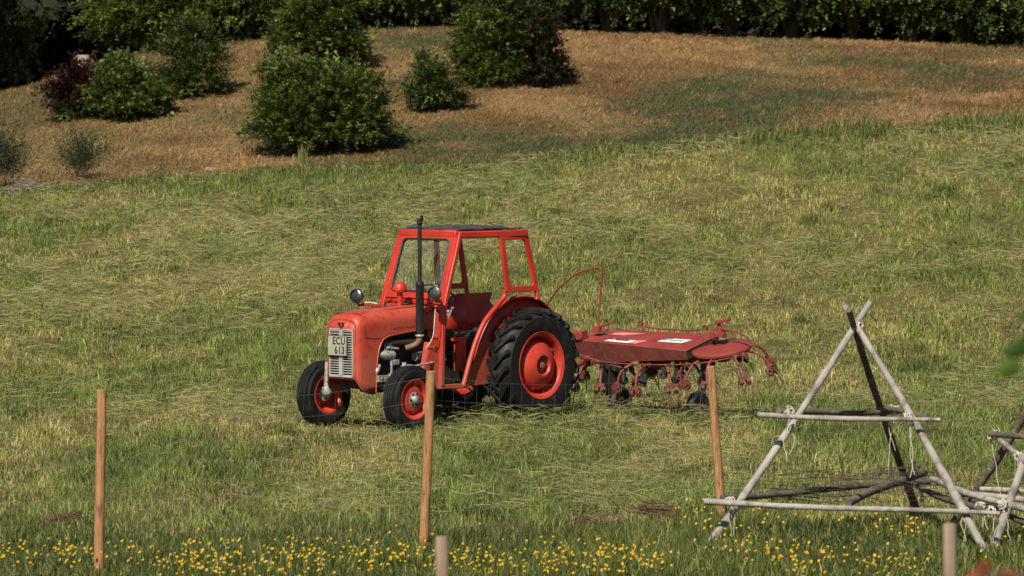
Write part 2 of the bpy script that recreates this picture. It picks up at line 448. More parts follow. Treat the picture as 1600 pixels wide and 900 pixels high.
m.tube([(2.44, y, 1.340 + .004 - .10 * max(0, abs(y) - .15) ** 1.2 * 4) for y in np.linspace(-.2, .2, 9)], .005, 5)
for s in (-1, 1):
    m.tube([(2.44, s * .262, 1.24), (2.436, s * .2715, 1.15), (2.43, s * .2715, 1.08), (2.30, s * .2735, 1.062), (2.20, s * .2735, 1.066)], .0048, 5)
    m.tube([(2.40, s * .16, 1.345), (1.8, s * .165, 1.386), (1.12, s * .17, 1.408)], .0048, 5)
m.build('seam', M['iron'], HOOD)
m = MB()                                                     # triple triangle badge on the nose
for cy, cz, r in ((-.030, 1.232, .030), (.030, 1.232, .030), (0, 1.196, .032)):
    tri = [(2.545, cy + r * math.sin(a), cz - r * math.cos(a)) for a in (0, 2.094, 4.189)]
    m.prism(tri, (.018, 0, 0))
m.build('badge', M['ink'], HOOD, smooth=False)
rnd = random.Random(4)                                       # worn lettering along the bonnet side
u = 1.98
for wlen in (6, 8):
    m = MB()
    for k in range(wlen):
        m.box((u, .2775, 1.172 + .012 * (1.98 - u)), (.021, .004, .026), Matrix.Rotation(rnd.uniform(-.05, .05), 3, 'Y'))
        u -= .028
    u -= .04
    m.build('worn_lettering', M['fadedink'], HOOD, smooth=False)

m = MB()
m.box((2.508, 0, .90), (.012, .37, .53))
m.build('grille_backing', BLK, TR, smooth=False)
m = MB()
for k in range(19):
    z = .648 + k * .0278
    for s in (-1, 1): m.box((2.545, s * .104, z), (.022, .150, .011))
m.box((2.553, 0, .90), (.028, .055, .52))
for s in (-1, 1): m.box((2.548, s * .180, .90), (.03, .014, .54))
for z in (.634, 1.168): m.box((2.548, 0, z), (.03, .374, .016))
GR = m.build('grille', M['chrome'], TR, bevel=.003)
m = MB(); m.box((2.582, -.035, .985), (.008, .305, .235))
PL = m.build('number_plate', M['plate'], TR, bevel=.004)
m = MB()
for (y0, z0, w, h) in ((-.035, 1.098, .29, .006), (-.035, .872, .29, .006), (-.183, .985, .006, .226), (.113, .985, .006, .226)): m.box((2.5865, y0, z0), (.003, w, h))
m.build('plate_border', M['ink'], PL, smooth=False)

def text_mesh(name, body, size, mat, parent, mw, bold=0.0, sx=1.0):
    cu = bpy.data.curves.new(name + '_curve', 'FONT')
    cu.body = body; cu.size = size; cu.extrude = .0012; cu.offset = bold; cu.align_x = 'CENTER'; cu.align_y = 'CENTER'; cu.space_character = 1.08
    t = bpy.data.objects.new('tmp', cu); COL.objects.link(t)
    bpy.context.view_layer.update()
    me = bpy.data.meshes.new_from_object(t.evaluated_get(bpy.context.evaluated_depsgraph_get()))
    bpy.data.objects.remove(t); bpy.data.curves.remove(cu)
    me.name = name; me.transform(mw @ Matrix.Diagonal((sx, 1, 1, 1)))
    me.materials.clear(); me.materials.append(mat)
    o = bpy.data.objects.new(name, me); COL.objects.link(o); o.parent = parent
    return o
FACE = Matrix(((0, 0, 1, 0), (1, 0, 0, 0), (0, 1, 0, 0), (0, 0, 0, 1)))      # text x -> left, y -> up, facing forward
text_mesh('lettering', 'ECU', .118, M['ink'], PL, Matrix.Translation((2.5875, -.005, 1.037)) @ FACE, .002, .86)
text_mesh('lettering', '613', .118, M['ink'], PL, Matrix.Translation((2.5875, .005, .930)) @ FACE, .002, .86)

# engine, gearbox, axles
m = MB()
m.box((1.72, 0, .78), (.92, .30, .46)); m.box((1.75, 0, 1.05), (.80, .22, .14)); m.box((2.18, 0, .84), (.10, .34, .50))
m.box((1.72, 0, .50), (.80, .26, .14))
for k in range(4): m.box((1.45 + k * .17, .17, 1.0), (.10, .10, .07)); m.tube([(1.45 + k * .17, .10, 1.04), (1.45 + k * .17, .24, 1.0)], .03, 8)
m.tube([(1.40, .22, 1.0), (2.0, .22, 1.0)], .045, 10)
m.lathe([(.0, 0), (.07, 0), (.075, .02), (.075, .17), (.06, .2), (0, .2)], (1.35, .20, .74), (1, 0, 0), 18)
m.build('engine', M['iron'], TR, bevel=.01)
m = MB()
m.lathe([(0, 0), (.055, 0), (.06, .03), (.06, .15), (.045, .18), (.03, .24), (0, .24)], (1.96, .24, .86), (1, 0, .05), 16)
m.lathe([(0, 0), (.03, 0), (.034, .08), (.02, .11), (0, .11)], (2.20, .25, .76), (.4, .1, -.6), 12)
for k in range(4): m.tube([(1.98 + .04 * k, .25, .92), (1.96 + .04 * k, .24, 1.0), (1.86 + .05 * k, .20, 1.03)], .007, 6)
m.box((1.95, .26, .78), (.10, .06, .06)); m.tube([(1.9, .27, .93), (2.08, .27, .95)], .016, 8)
m.tube([(2.02, .28, .66), (2.02, .28, .80)], .016, 8)
m.build('injection_pump', M['steel'], TR, bevel=.004)
m = MB(); m.lathe([(0, 0), (.045, 0), (.05, .02), (.05, .13), (0, .15)], (1.60, .24, .82), (-1, 0, .1), 16)
m.build('fuel_filter', M['steel'], TR)
m = MB()
m.box((2.14, .30, .605), (.26, .02, .075)); m.box((2.06, .31, .60), (.05, .03, .12))
for k in range(3): m.lathe([(0, 0), (.014, 0), (.014, .01), (0, .012)], (2.07 + k * .07, .31, .61), (0, 1, 0), 10)
m.build('axle_bracket', M['steel'], TR, bevel=.004)
m = MB()
m.box((.55, 0, .66), (1.50, .34, .36)); m.box((-.05, 0, .70), (.52, .44, .50)); m.box((.95, 0, .98), (.30, .26, .26))
m.tube([(0, -.62, .675), (0, .62, .675)], [.085, .085], 16); m.tube([(0, -.35, .675), (0, .35, .675)], .15, 18)
m.box((.25, 0, .93), (.6, .3, .14))
m.build('gearbox', M['iron'], TR, bevel=.015)
m = MB()
m.bar([(2.10, -.50, .545), (2.10, 0, .50), (2.10, .50, .545)], .12, .10); m.box((2.20, 0, .56), (.38, .26, .10)); m.box((2.36, 0, .60), (.14, .34, .08))
for s in (-1, 1): m.bar([(2.10, s * .40, .545), (2.10, s * .56, .56)], .085, .075)
m.build('front_axle', M['iron'], TR, bevel=.008)
for s in (-1, 1):
    kv, ku = (.555, 2.11) if s > 0 else (.585, 2.19)
    m = MB(); m.tube([(ku, s * kv, .42), (ku - .01, s * (kv - .005), .76)], [.042, .034], 14); m.lathe([(0, 0), (.055, 0), (.065, .03), (.055, .08), (0, .08)], (ku, s * kv, .39), (0, 0, 1), 14)
    m.tube([(ku, s * kv, .40), (2.10, s * .69, .385)], [.05, .035], 12)
    m.build('kingpin', M['steel'], TR)
    m = MB(); m.tube([(2.11, s * .555, .765), (1.95, s * .59, .75), (1.20, s * .36, .78)], .013, 8); m.lathe([(0, 0), (.028, 0), (.028, .05), (0, .05)], (2.10, s * .555, .745), (0, 0, 1), 10)
    m.build('drag_link', M['steel'], TR)

# wheels
def lug(m, R, W, th, s, n_l, depth=.042):
    """one angled tread bar from the centre line to the shoulder and a little way down the sidewall"""
    path = []
    for t in (0, .3, .6, .85, 1.0):
        y = s * (-.018 + (W * .5 + .012) * t); a = th + .62 * (W / R) * t ** 1.1
        path.append((y, a, R - .012 * t * t))
    path.append((s * (W * .5 + .012), path[-1][1] + .02, R - .062))
    vs = []; fs = []
    for i, (y, a, r) in enumerate(path):
        hw = .026 / R
        last = i == len(path) - 1
        for da, dr in ((-hw * 1.25, -depth), (hw * 1.25, -depth), (hw, 0), (-hw, 0)):
            rr = r + dr if not last else r + dr * .5
            yy = y if not last else y - s * (.03 if dr else 0)
            vs.append((rr * math.cos(a + da), yy, rr * math.sin(a + da)))
    for i in range(len(path) - 1):
        for k in range(4):
            j = (k + 1) % 4
            fs.append((i * 4 + k, i * 4 + j, (i + 1) * 4 + j, (i + 1) * 4 + k))
    fs.append((0, 1, 2, 3)); e = (len(path) - 1) * 4; fs.append((e, e + 1, e + 2, e + 3))
    m.add(vs, fs)

def rear_wheel(side):
    R, W, rr = .675, .31, .385
    y = side * .635
    m = MB()
    m.lathe([(rr, -.145), (rr + .012, -.15), (rr + .012, -.135), (rr - .02, -.125), (rr - .045, -.06), (rr - .045, .06), (rr - .02, .125), (rr + .012, .135), (rr + .012, .15), (rr, .145), (rr - .03, .13), (rr - .058, .06), (rr - .058, -.06), (rr - .03, -.13)], (0, 0, 0), (0, side, 0), 56, closed=True)
    for k in range(4):                                       # rim lugs that clamp the dish
        a = math.radians(45 + 90 * k + 12)
        m.box((math.cos(a) * (rr - .065), side * .03, math.sin(a) * (rr - .065)), (.05, .09, .05), Matrix.Rotation(-a, 3, 'Y'))
    w = m.build('rear_wheel', M['rim'], TR, bevel=.004); w.location = (0, y, .675)
    m = MB()                                                 # dished centre
    m.lathe([(.335, -.03), (.335, -.015), (.312, -.008), (.300, .02), (.292, .06), (.275, .095), (.24, .125), (.17, .160), (.14, .172), (.118, .172), (.106, .155), (.102, .12), (0, .12)], (0, 0, 0), (0, side, 0), 48)
    m.build('wheel_dish', M['rim'], w)
    m = MB()
    m.lathe([(.095, .12), (.095, .132), (.04, .135), (.038, .162), (0, .168)], (0, 0, 0), (0, side, 0), 24)
    m.cur = 1
    for k in range(8):
        a = math.pi * 2 * k / 8
        m.lathe([(0, 0), (.015, 0), (.015, .02), (0, .022)], (.070 * math.cos(a), side * .131, .070 * math.sin(a)), (0, side, 0), 6)
    m.build('hub', [M['red'], M['iron']], w)
    m = MB()
    c = R - .042; h = W / 2
    m.lathe([(rr - .03, -.12), (rr + .0, -.138), (rr + .04, -h + .004), (rr + .11, -h - .008), (rr + .18, -h - .006), (c - .055, -h + .008), (c - .02, -h + .035), (c, -h * .55), (c + .008, 0), (c, h * .55), (c - .02, h - .035), (c - .055, h - .008), (rr + .18, h + .006), (rr + .11, h + .008), (rr + .04, h - .004), (rr, .138), (rr - .03, .12)], (0, 0, 0), (0, 1, 0), 72, caps=False)
    N = 21
    for k in range(N):
        th = 2 * math.pi * k / N
        lug(m, R, W, th, 1, N); lug(m, R, W, th + math.pi / N, -1, N)
    m.build('tyre', M['tyre'], w, angle=30)
    return w
def front_wheel(side):
    R, W, rr = .385, .19, .222
    m = MB()
    m.lathe([(rr + .012, -.078), (rr - .012, -.07), (rr - .03, -.035), (rr - .03, .035), (rr - .012, .07), (rr + .012, .078), (rr + .002, .082), (rr - .022, .07), (rr - .042, .03), (rr - .05, .022), (.165, .030), (.145, .055), (.12, .062), (.08, .060), (.08, .03), (.12, .036), (rr - .05, .0), (rr - .045, -.03), (rr - .022, -.075), (rr + .002, -.082)], (0, 0, 0), (0, side, 0), 48, closed=True)
    w = m.build('front_wheel', M['rim'], TR); w.location = (2.14, side * .685, .385)
    m = MB(); m.lathe([(.085, -.03), (.085, .060), (.075, .064), (.048, .066), (.045, .09), (.036, .105), (.018, .112), (0, .113)], (0, 0, 0), (0, side, 0), 28)
    m.cur = 1
    for k in range(6):
        a = math.pi * 2 * k / 6
        m.lathe([(0, 0), (.012, 0), (.012, .018), (0, .02)], (.068 * math.cos(a), side * .062, .068 * math.sin(a)), (0, side, 0), 6)
    m.build('hub', [M['steel'], M['iron']], w)
    m = MB(); hw = W / 2
    prof = [(rr - .01, -.07), (rr + .02, -hw + .012), (rr + .06, -hw), (rr + .10, -hw + .004), (R - .04, -hw + .022)]
    for (a, b) in ((-.070, -.042), (-.030, -.008), (.008, .030), (.042, .070)):      # ribs with grooves between
        d = R - .10 * max(abs(a), abs(b)) * .9
        prof += [(d - .014, a - .003), (d, a + .002), (d + .002, (a + b) / 2), (d, b - .002), (d - .014, b + .003)]
    prof += [(R - .04, hw - .022), (rr + .10, hw - .004), (rr + .06, hw), (rr + .02, hw - .012), (rr - .01, .07)]
    m.lathe(prof, (0, 0, 0), (0, 1, 0), 64, caps=False)
    m.build('tyre', M['tyre'], w, angle=30)
    return w
for s in (1, -1): rear_wheel(s); front_wheel(s)

# mudguards
for s in (1, -1):
    m = MB(); R = .808; vi, vo = s * .43, s * .485
    A = [math.radians(a) for a in np.linspace(-12, 158, 44)]   # from the front edge over the top to the rear
    prof = [(vi, 0), (vo - s * .012, 0), (vo, -.008), (vo, -.026)]
    vs = []; fs = []
    for a in A:
        for (v, d) in prof: vs.append(((R + d) * math.cos(a), v, min(.675 + (R + d) * math.sin(a), 1.60 if s > 0 else 1.478 + d)))
    k4 = len(prof)
    for i in range(len(A) - 1):
        for k in range(k4 - 1): fs.append((i * k4 + k, i * k4 + k + 1, (i + 1) * k4 + k + 1, (i + 1) * k4 + k))
    m.add(vs, fs)
    vs = []; fs = []                                          # inner wall with a scalloped lower edge
    for i, a in enumerate(A):
        t = i / (len(A) - 1)
        lo = .34 - .10 * math.sin(t * math.pi) ** 2
        vs += [(R * math.cos(a), vi, min(.675 + R * math.sin(a), 1.60 if s > 0 else 1.478)), (max(lo, .24) * math.cos(a), vi, .675 + max(lo, .24) * math.sin(a))]
    for i in range(len(A) - 1): fs.append((2 * i, 2 * i + 1, 2 * i + 3, 2 * i + 2))
    m.add(vs, fs)
    if s < 0: m.prism([(.05, -.428, 1.478), (-.46, -.428, 1.478), (-.36, -.428, 1.22), (-.05, -.428, 1.12)], (0, -.008, 0))
    m.build('mudguard', RED, TR, angle=50, solid=.006)

# safety cab
def quad_map(c, a, b):
    A, B, C_, D = [Vector(p) for p in c]                      # A top front, B top rear, C bottom rear, D bottom front
    return (A * (1 - a) + B * a) * (1 - b) + (D * (1 - a) + C_ * a) * b
def rr_loop(x0, x1, y0, y1, rx, ry, n=6):
    pts = []
    for (cx, cy, a0) in ((x0 + rx, y0 + ry, 180), (x1 - rx, y0 + ry, 270), (x1 - rx, y1 - ry, 0), (x0 + rx, y1 - ry, 90)):
        for k in range(n + 1):
            a = math.radians(a0 + 90 * k / n); pts.append((cx + rx * math.cos(a), cy + ry * math.sin(a)))
    return pts
def window_plate(m, c, mg, rin, rout, thick):
    """flat frame with a rounded opening; mg = margins left, right, top, bottom in metres"""
    A, B, C_, D = [Vector(p) for p in c]
    W = ((B - A).length + (C_ - D).length) / 2; H = ((D - A).length + (C_ - B).length) / 2
    nrm = (B - A).cross(D - A).normalized() * thick * .5
    o = [quad_map(c, *p) for p in rr_loop(0, 1, 0, 1, rout / W, rout / H)]
    i = [quad_map(c, *p) for p in rr_loop(mg[0] / W, 1 - mg[1] / W, mg[2] / H, 1 - mg[3] / H, rin / W, rin / H)]
    n = len(o); vs = [p + nrm for p in o] + [p + nrm for p in i] + [p - nrm for p in o] + [p - nrm for p in i]; fs = []
    for k in range(n):
        j = (k + 1) % n
        fs += [(k, j, n + j, n + k), (2 * n + k, 3 * n + k, 3 * n + j, 2 * n + j), (k, 2 * n + k, 2 * n + j, j), (n + k, n + j, 3 * n + j, 3 * n + k)]
    m.add(vs, fs)
    return i
TFL, TFR, BFL, BFR = (1.085, .445, 2.235), (1.085, -.445, 2.235), (1.345, .47, 1.475), (1.345, -.47, 1.475)
TRL, TRR = (.0, .53, 2.235), (.0, -.53, 2.235)
m = MB()
wi = window_plate(m, (TFR, TFL, BFL, BFR), (.075, .075, .085, .085), .07, .03, .05)
CAB = m.build('windshield_frame', RED, TR, bevel=.008)
m = MB(); m.tube([p + Vector((.018, 0, .006)) for p in wi + wi[:2]], .014, 6, caps=False)
m.build('gasket', M['rubber'], CAB)
m = MB(); m.add([p for p in wi], [list(range(len(wi)))])
m.build('windscreen', M['glass'], CAB, smooth=False)
for s in (1, -1):
    m = MB()                                                  # front pillar, continuing down to the sill
    m.bar([(1.075, s * .455, 2.22), (1.350, s * .480, 1.46), (1.395, s * .487, 1.30), (1.425, s * .495, .49)], .055, .075, up=(0, s, 0))
    m.build('pillar', RED, TR, bevel=.012)
    m = MB()                                                  # door pillar and the bent tube that carries it to the sill
    m.tube([(.41, s * .555, 1.56), (.40, s * .558, 1.50), (.44, s * .556, 1.455), (.72, s * .55, 1.235), (.80, s * .545, 1.13), (.93, s * .54, .90), (1.09, s * .535, .48)], .030, 10, smooth_path=1)
    m.tube([(-.145, s * .56, 1.56), (-.165, s * .56, 1.47), (-.15, s * .56, 1.43)], .027, 10)
    m.build('door_frame', RED, TR)
    m = MB()
    window_plate(m, ((.455, s * .515, 2.215), (-.012, s * .532, 2.215), (-.185, s * .562, 1.53), (.385, s * .556, 1.53)), (.075, .07, .075, .07), .045, .03, .035)
    m.build('rear_side_frame', RED, TR, bevel=.008)
    m = MB(); m.bar([(1.09, s * .452, 2.215), (.0, s * .538, 2.215)], .06, .085)
    m.build('roof_rail', RED, TR, bevel=.018)
    m = MB(); m.bar([(1.45, s * .495, .485), (1.02, s * .53, .475)], .05, .055)
    m.build('door_sill', RED, TR, bevel=.008)
    m = MB()                                                  # scuttle side plate in front of the door
    m.prism([(1.40, s * .485, 1.02), (1.55, s * .46, 1.04), (1.70, s * .44, .52), (1.62, s * .44, .44), (1.40, s * .488, .46)], (0, -s * .012, 0))
    m.prism([(1.57, s * .455, 1.0), (1.70, s * .44, .52), (1.71, s * .40, .53), (1.59, s * .39, 1.0)], (.006, 0, 0))
    m.box((1.50, s * .475, .93), (.035, .012, .06))
    m.build('scuttle_panel', RED, TR, bevel=.004)
    m = MB()                                                  # lower panel behind the door
    m.prism([(.73, s * .50, 1.00), (.60, s * .50, .98), (.62, s * .50, .82), (.55, s * .50, .64), (.62, s * .50, .48), (1.06, s * .512, .46)], (0, -s * .010, 0))
    m.build('lower_panel', RED, TR, bevel=.003)
m = MB(); m.bar([(1.095, -.45, 2.225), (1.095, .45, 2.225)], .07, .085); m.build('roof_rail', RED, TR, bevel=.018)
m = MB(); m.bar([(-.01, -.535, 2.215), (-.01, .535, 2.215)], .055, .075); m.build('roof_rail', RED, TR, bevel=.015)
m = MB(); m.bar([(1.345, -.47, 1.445), (1.345, .47, 1.445)], .05, .05); m.build('scuttle_rail', RED, TR, bevel=.01)
for y in (-.37, -.25, .30):
    m = MB(); m.bar([(1.35, y, 1.46), (1.42, y * .9, 1.33)], .055, .03, up=(1, 0, 0)); m.box((1.38, y * .97, 1.455), (.07, .07, .03)); m.build('cab_bracket', RED, TR, bevel=.005)
# roof sheet, a lumpy black cover
nx, ny = 26, 20; vs = []; fs = []; rs = np.random.RandomState(5)
for i in range(nx):
    for j in range(ny):
        a, b = i / (nx - 1), j / (ny - 1)
        w = .43 + (.51 - .43) * (1 - a)
        u = .02 + 1.06 * a; v = -w + 2 * w * b
        z = 2.266 + .045 * math.sin(math.pi * a) ** .7 * math.sin(math.pi * b) ** .7 + .012 * float(vnoise(a * 7, b * 6, 3) - .5) + (.016 * float(vnoise(a * 14, 2, 8)) if j in (0, ny - 1) else 0)
        vs.append((u, v, z))
for i in range(nx - 1):
    for j in range(ny - 1): fs.append((i * ny + j, i * ny + j + 1, (i + 1) * ny + j + 1, (i + 1) * ny + j))
m = MB(); m.add(vs, fs); m.build('roof_sheet', M['bitumen'], TR, solid=.012, angle=60)
m = MB(); m.prism([(1.06, -.42, 2.285), (1.03, -.20, 2.29), (.95, -.3, 2.33)], (0, 0, .008)); m.build('roof_flap', M['bitumen'], TR, smooth=False)
m = MB(); m.prism([(.55, .46, 2.27), (.25, .49, 2.272), (.38, .36, 2.315)], (0, 0, .01))
m.build('roof_flap', M['bitumen'], TR, smooth=False)

# driver's place
m = MB()
m.box((1.18, 0, 1.20), (.16, .42, .40)); m.prism([(1.26, -.26, 1.40), (1.10, -.24, 1.42), (1.10, .24, 1.42), (1.26, .26, 1.40)], (0, 0, -.30))
m.prism([(1.33, .20, 1.36), (1.22, .30, 1.36), (1.22, .32, 1.02), (1.34, .24, 1.02)], (.05, 0, 0))
m.build('dash_cowl', M['hood'], TR, bevel=.02)
m = MB(); m.tube([(1.15, 0, 1.38), (.93, 0, 1.52)], .02, 10)
sw = Matrix.Rotation(math.radians(-32), 3, 'Y')
ring = [Vector((.92, 0, 1.525)) + sw @ Vector((.20 * math.cos(a), .20 * math.sin(a), 0)) for a in np.linspace(0, 2 * math.pi, 33)]
m.tube(ring, .014, 8, caps=False)
for a in (0.3, 2.4, 4.5): m.tube([Vector((.92, 0, 1.525)), Vector((.92, 0, 1.525)) + sw @ Vector((.2 * math.cos(a), .2 * math.sin(a), 0))], .009, 6)
m.build('steering_wheel', BLK, TR)
m = MB(); m.box((.28, 0, 1.02), (.40, .44, .08)); m.prism([(.10, -.22, 1.02), (.10, .22, 1.02), (.04, .19, 1.16), (.04, -.19, 1.16)], (.06, 0, 0)); m.box((.26, 0, .95), (.12, .12, .12))
m.build('driver_seat', M['seat'], TR, bevel=.04)
for s in (1, -1):
    m = MB(); m.box((1.13, s * .38, .49), (.52, .22, .02)); m.box((1.28, s * .30, .60), (.04, .10, .22))
    m.build('footplate', M['iron'], TR, bevel=.004)
m = MB(); m.box((.86, .27, .80), (.16, .05, .34)); m.box((.88, .27, 1.0), (.2, .07, .04)); m.tube([(.83, .30, .60), (.78, .32, .72), (.84, .33, .80), (.80, .32, .68)], .012, 6)
m.build('battery_box', RED, TR, bevel=.006)
for (a, b) in (((1.0, .12, 1.1), (.94, .16, 1.32)), ((.92, .05, 1.1), (.80, .10, 1.36)), ((.55, .22, .9), (.42, .30, 1.2))):
    m = MB(); m.tube([a, b], .009, 6); m.lathe([(0, -.02), (.018, -.012), (.022, 0), (.018, .012), (0, .02)], b, (0, 0, 1), 10); m.build('lever', M['steel'], TR)
m = MB(); m.tube([(.62, .36, .52), (.50, .44, .36), (.36, .50, .24)], [.016, .018, .022], 8)
m.build('lower_link', M['steel'], TR)

# exhaust, air intake, lamps
m = MB()
m.lathe([(0, 1.06), (.03, 1.06), (.046, 1.09), (.047, 1.12), (.047, 1.64), (.050, 1.645), (.050, 1.665), (.044, 1.69), (.026, 1.70), (.024, 1.72), (.024, 2.34), (.030, 2.345), (.032, 2.36), (.030, 2.40), (.022, 2.405), (.018, 2.30)], (1.634, .36, 0), (0, 0, 1), 24)
EX_ = m.build('exhaust', BLK, TR, angle=45)
m = MB(); m.lathe([(.034, -.002), (.034, .006), (0, .008)], (1.634, .36, 2.405), (-.35, .1, 1), 18); m.box((1.60, .36, 2.42), (.03, .02, .06)); m.build('rain_flap', BLK, EX_)
m = MB(); m.tube([(1.634, .36, 1.075), (1.636, .355, 1.01), (1.67, .32, .965), (1.76, .25, .93)], .034, 14, smooth_path=2); m.build('exhaust_elbow', M['rustpipe'], EX_)
m = MB(); m.lathe([(.050, 1.066), (.052, 1.07), (.052, 1.082), (.050, 1.086)], (1.634, .36, 0), (0, 0, 1), 24); m.build('clamp', M['chrome'], EX_)
m = MB(); m.tube([(1.585, 0, 1.36), (1.585, 0, 1.585)], .034, 16)
AI = m.build('air_intake', RED, TR)
m = MB(); m.lathe([(.034, 1.56), (.078, 1.562), (.084, 1.575), (.084, 1.61), (.076, 1.64), (.055, 1.668), (.025, 1.682), (0, 1.684)], (1.585, 0, 0), (0, 0, 1), 28); m.lathe([(.086, 1.585), (.089, 1.588), (.089, 1.594), (.086, 1.598)], (1.585, 0, 0), (0, 0, 1), 28, closed=True)
m.build('intake_cap', RED, AI)
for s, c in ((-1, Vector((1.655, -.63, 1.495))), (1, Vector((1.640, .60, 1.560)))):
    ax = Vector((1, .30 if s > 0 else .12, .02)).normalized()
    m = MB(); m.lathe([(0, -.105), (.022, -.10), (.05, -.075), (.068, -.035), (.078, .0), (.082, .014), (.076, .022), (.070, .014)], c, ax, 28, caps=False)
    L_ = m.build('headlight', BLK, TR)
    m = MB(); m.lathe([(.074, .012), (.058, .018), (.032, .022), (0, .0235)], c, ax, 28, caps=False); m.build('lens', M['lens'], L_)
    m = MB(); m.lathe([(.0765, .006), (.083, .010), (.083, .020), (.0745, .026)], c, ax, 28, closed=True); m.build('lamp_rim', M['lens'], L_)
    m = MB()
    if s < 0:
        m.bar([(1.38, -.47, 1.385), (1.55, -.60, 1.395), (1.63, -.62, 1.39)], .045, .03); m.tube([(1.62, -.625, 1.39), (1.64, -.63, 1.425)], .016, 8)
    else:
        m.bar([(1.40, .47, 1.46), (1.58, .57, 1.475)], .035, .03); m.tube([(1.58, .575, 1.47), (1.61, .59, 1.50)], .018, 8)
        m.lathe([(0, 0), (.026, .004), (.03, .02), (.018, .03), (0, .03)], (1.60, .585, 1.40), (0, 0, 1), 14)
    m.build('lamp_bracket', RED, TR, bevel=.004)
    m = MB()
    if s < 0: m.tube([(1.645, -.63, 1.43), (1.60, -.612, 1.418), (1.50, -.555, 1.425), (1.42, -.50, 1.40), (1.40, -.47, 1.34)], .007, 6, smooth_path=2)
    else: m.tube([(1.60, .575, 1.41), (1.605, .56, 1.25), (1.60, .54, 1.05), (1.62, .45, .94)], .005, 6, smooth_path=2)
    m.build('lamp_cable', M['white'], TR)

# ------------------------------------------------------------------ hay tedder on the linkage
TE = empty('hay_tedder', (-.229 + 1.3 * .66913, 50.472 + 1.3 * .74314, 0), YAW)
tag(TE, 'weathered red hay tedder with curved tine arms, hitched behind the tractor', 'hay tedder')
RS, RT = M['rust_red'], M['rust_tube']
# local x forward of the beam, y to the left; wedge shaped cover, its top sloping down towards the front
for s in (1,):
    m = MB()
    top = [(0, .13, .90), (0, 1.88, .835), (-.42, 2.04, 1.015), (-.50, .20, 1.005)]
    low = [(-.09, .20, .585), (-.03, 1.88, .725)]
    m.prism(top, (0, 0, -.012))
    CV = m.build('cover', RS, TE, bevel=.006)
    m = MB(); m.cur = 0
    m.prism([(0.002, .13, .898), (0.002, 1.88, .832), (-.03, 1.88, .722), (-.07, .9, .66), (-.09, .20, .585)], (-.012, 0, 0))
    m.build('side_panel', M['rust_side'], TE, bevel=.004)
    m = MB(); m.prism([(-.01, 1.872, .822), (-.42, 2.03, .998), (-.43, 2.03, .90), (-.03, 1.872, .722)], (0, -.01, 0)); m.build('end_panel', M['iron'], TE)  # dark sheet standing in for the shade inside the cover's open end
    m = MB(); m.prism([(.004, .60, .905), (.0, .98, .893), (-.075, .98, .922), (-.075, .66, .928)], (0, 0, .001))
    def lay(y0, y1, d0, d1, mat, nm, skew=.0, parent=CV, lift=.003):
        """flat sticker lying on the sloping cover"""
        A = Vector((0, .13, .90)); B = Vector((0, 1.88, .835)); D = Vector((-.50, .20, 1.005)); C_ = Vector((-.42, 2.04, 1.015))
        def P(y, d):
            a = (y - .13) / 1.75; p = (A * (1 - a) + B * a); q_ = (D * (1 - a) + C_ * a)
            return p * (1 - d) + q_ * d
        nrm = (B - A).cross(D - A).normalized()
        if nrm.z < 0: nrm = -nrm
        mm = MB(); mm.prism([P(y0, d0) + nrm * lift, P(y1, d0) + nrm * lift, P(y1 + skew, d1) + nrm * lift, P(y0 + skew, d1) + nrm * lift], nrm * .0015)
        return mm.build(nm, mat, parent, smooth=False)
    st = lay(.56, .93, .10, .34, M['white'], 'sticker', .05)
    for k in range(9):
        lay(.68 + k * .022, .694 + k * .022, .19, .27, M['ink'], 'sticker_print', .02, parent=st, lift=.0055)
    lay(.93, 1.06, .10, .40, M['pink'], 'sticker', .06)
    st = lay(1.26, 1.63, .36, .58, M['white'], 'sticker', .05)
    lay(1.30, 1.36, .41, .54, M['cyan'], 'sticker_print', .03, parent=st, lift=.0055)
    for k in range(10):
        lay(1.385 + k * .021, 1.399 + k * .021, .43, .51, M['cyan'] if k % 3 else M['ink'], 'sticker_print', .02, parent=st, lift=.0055)
    lay(.26, .62, .58, .80, M['pink'], 'sticker', .25)
# frame, headstock and guard hoop
m = MB()
m.bar([(-.25, -1.75, .74), (-.25, 1.95, .74)], .10, .10); m.bar([(.55, 0, .55), (-.25, 0, .74)], .10, .10)
for s in (1, -1): m.bar([(.42, s * .36, .50), (-.20, s * .30, .74)], .06, .05); m.bar([(.42, s * .36, .50), (.30, s * .05, 1.05)], .05, .04)
m.lathe([(0, 0), (.10, 0), (.12, .03), (.12, .14), (.08, .18), (0, .18)], (-.25, 0, .70), (0, 0, 1), 20)
m.build('frame', RS, TE, bevel=.006)
m = MB(); m.prism([(.02, -.35, .93), (.02, .27, 1.0), (-.10, .27, 1.02), (-.10, -.35, .95)], (0, 0, -.10)); m.build('gear_housing', RS, TE, bevel=.008)
m = MB()
m.tube([(-.2, -.48, 1.28), (-.2, -.35, 1.44), (-.2, -.10, 1.63), (-.2, .10, 1.715), (-.2, .34, 1.765), (-.2, .395, 1.755), (-.2, .402, 1.69), (-.2, .385, 1.45), (-.2, .35, 1.02)], .0115, 8, smooth_path=2)
m.tube([(-.2, -.48, 1.28), (-.2, -.52, 1.0), (-.2, -.4, .78)], .0115, 8)
m.box((-.2, .33, 1.02), (.06, .10, .07)); m.tube([(-.2, .30, 1.03), (-.2, .52, 1.10)], .018, 8)
m.build('guard_hoop', RS, TE)
m = MB()
m.tube([(-.45, .78, 1.10), (-.45, .83, 1.07), (-.45, 1.05, 1.045), (-.45, 1.55, 1.045), (-.45, 1.82, 1.065)], .010, 8)
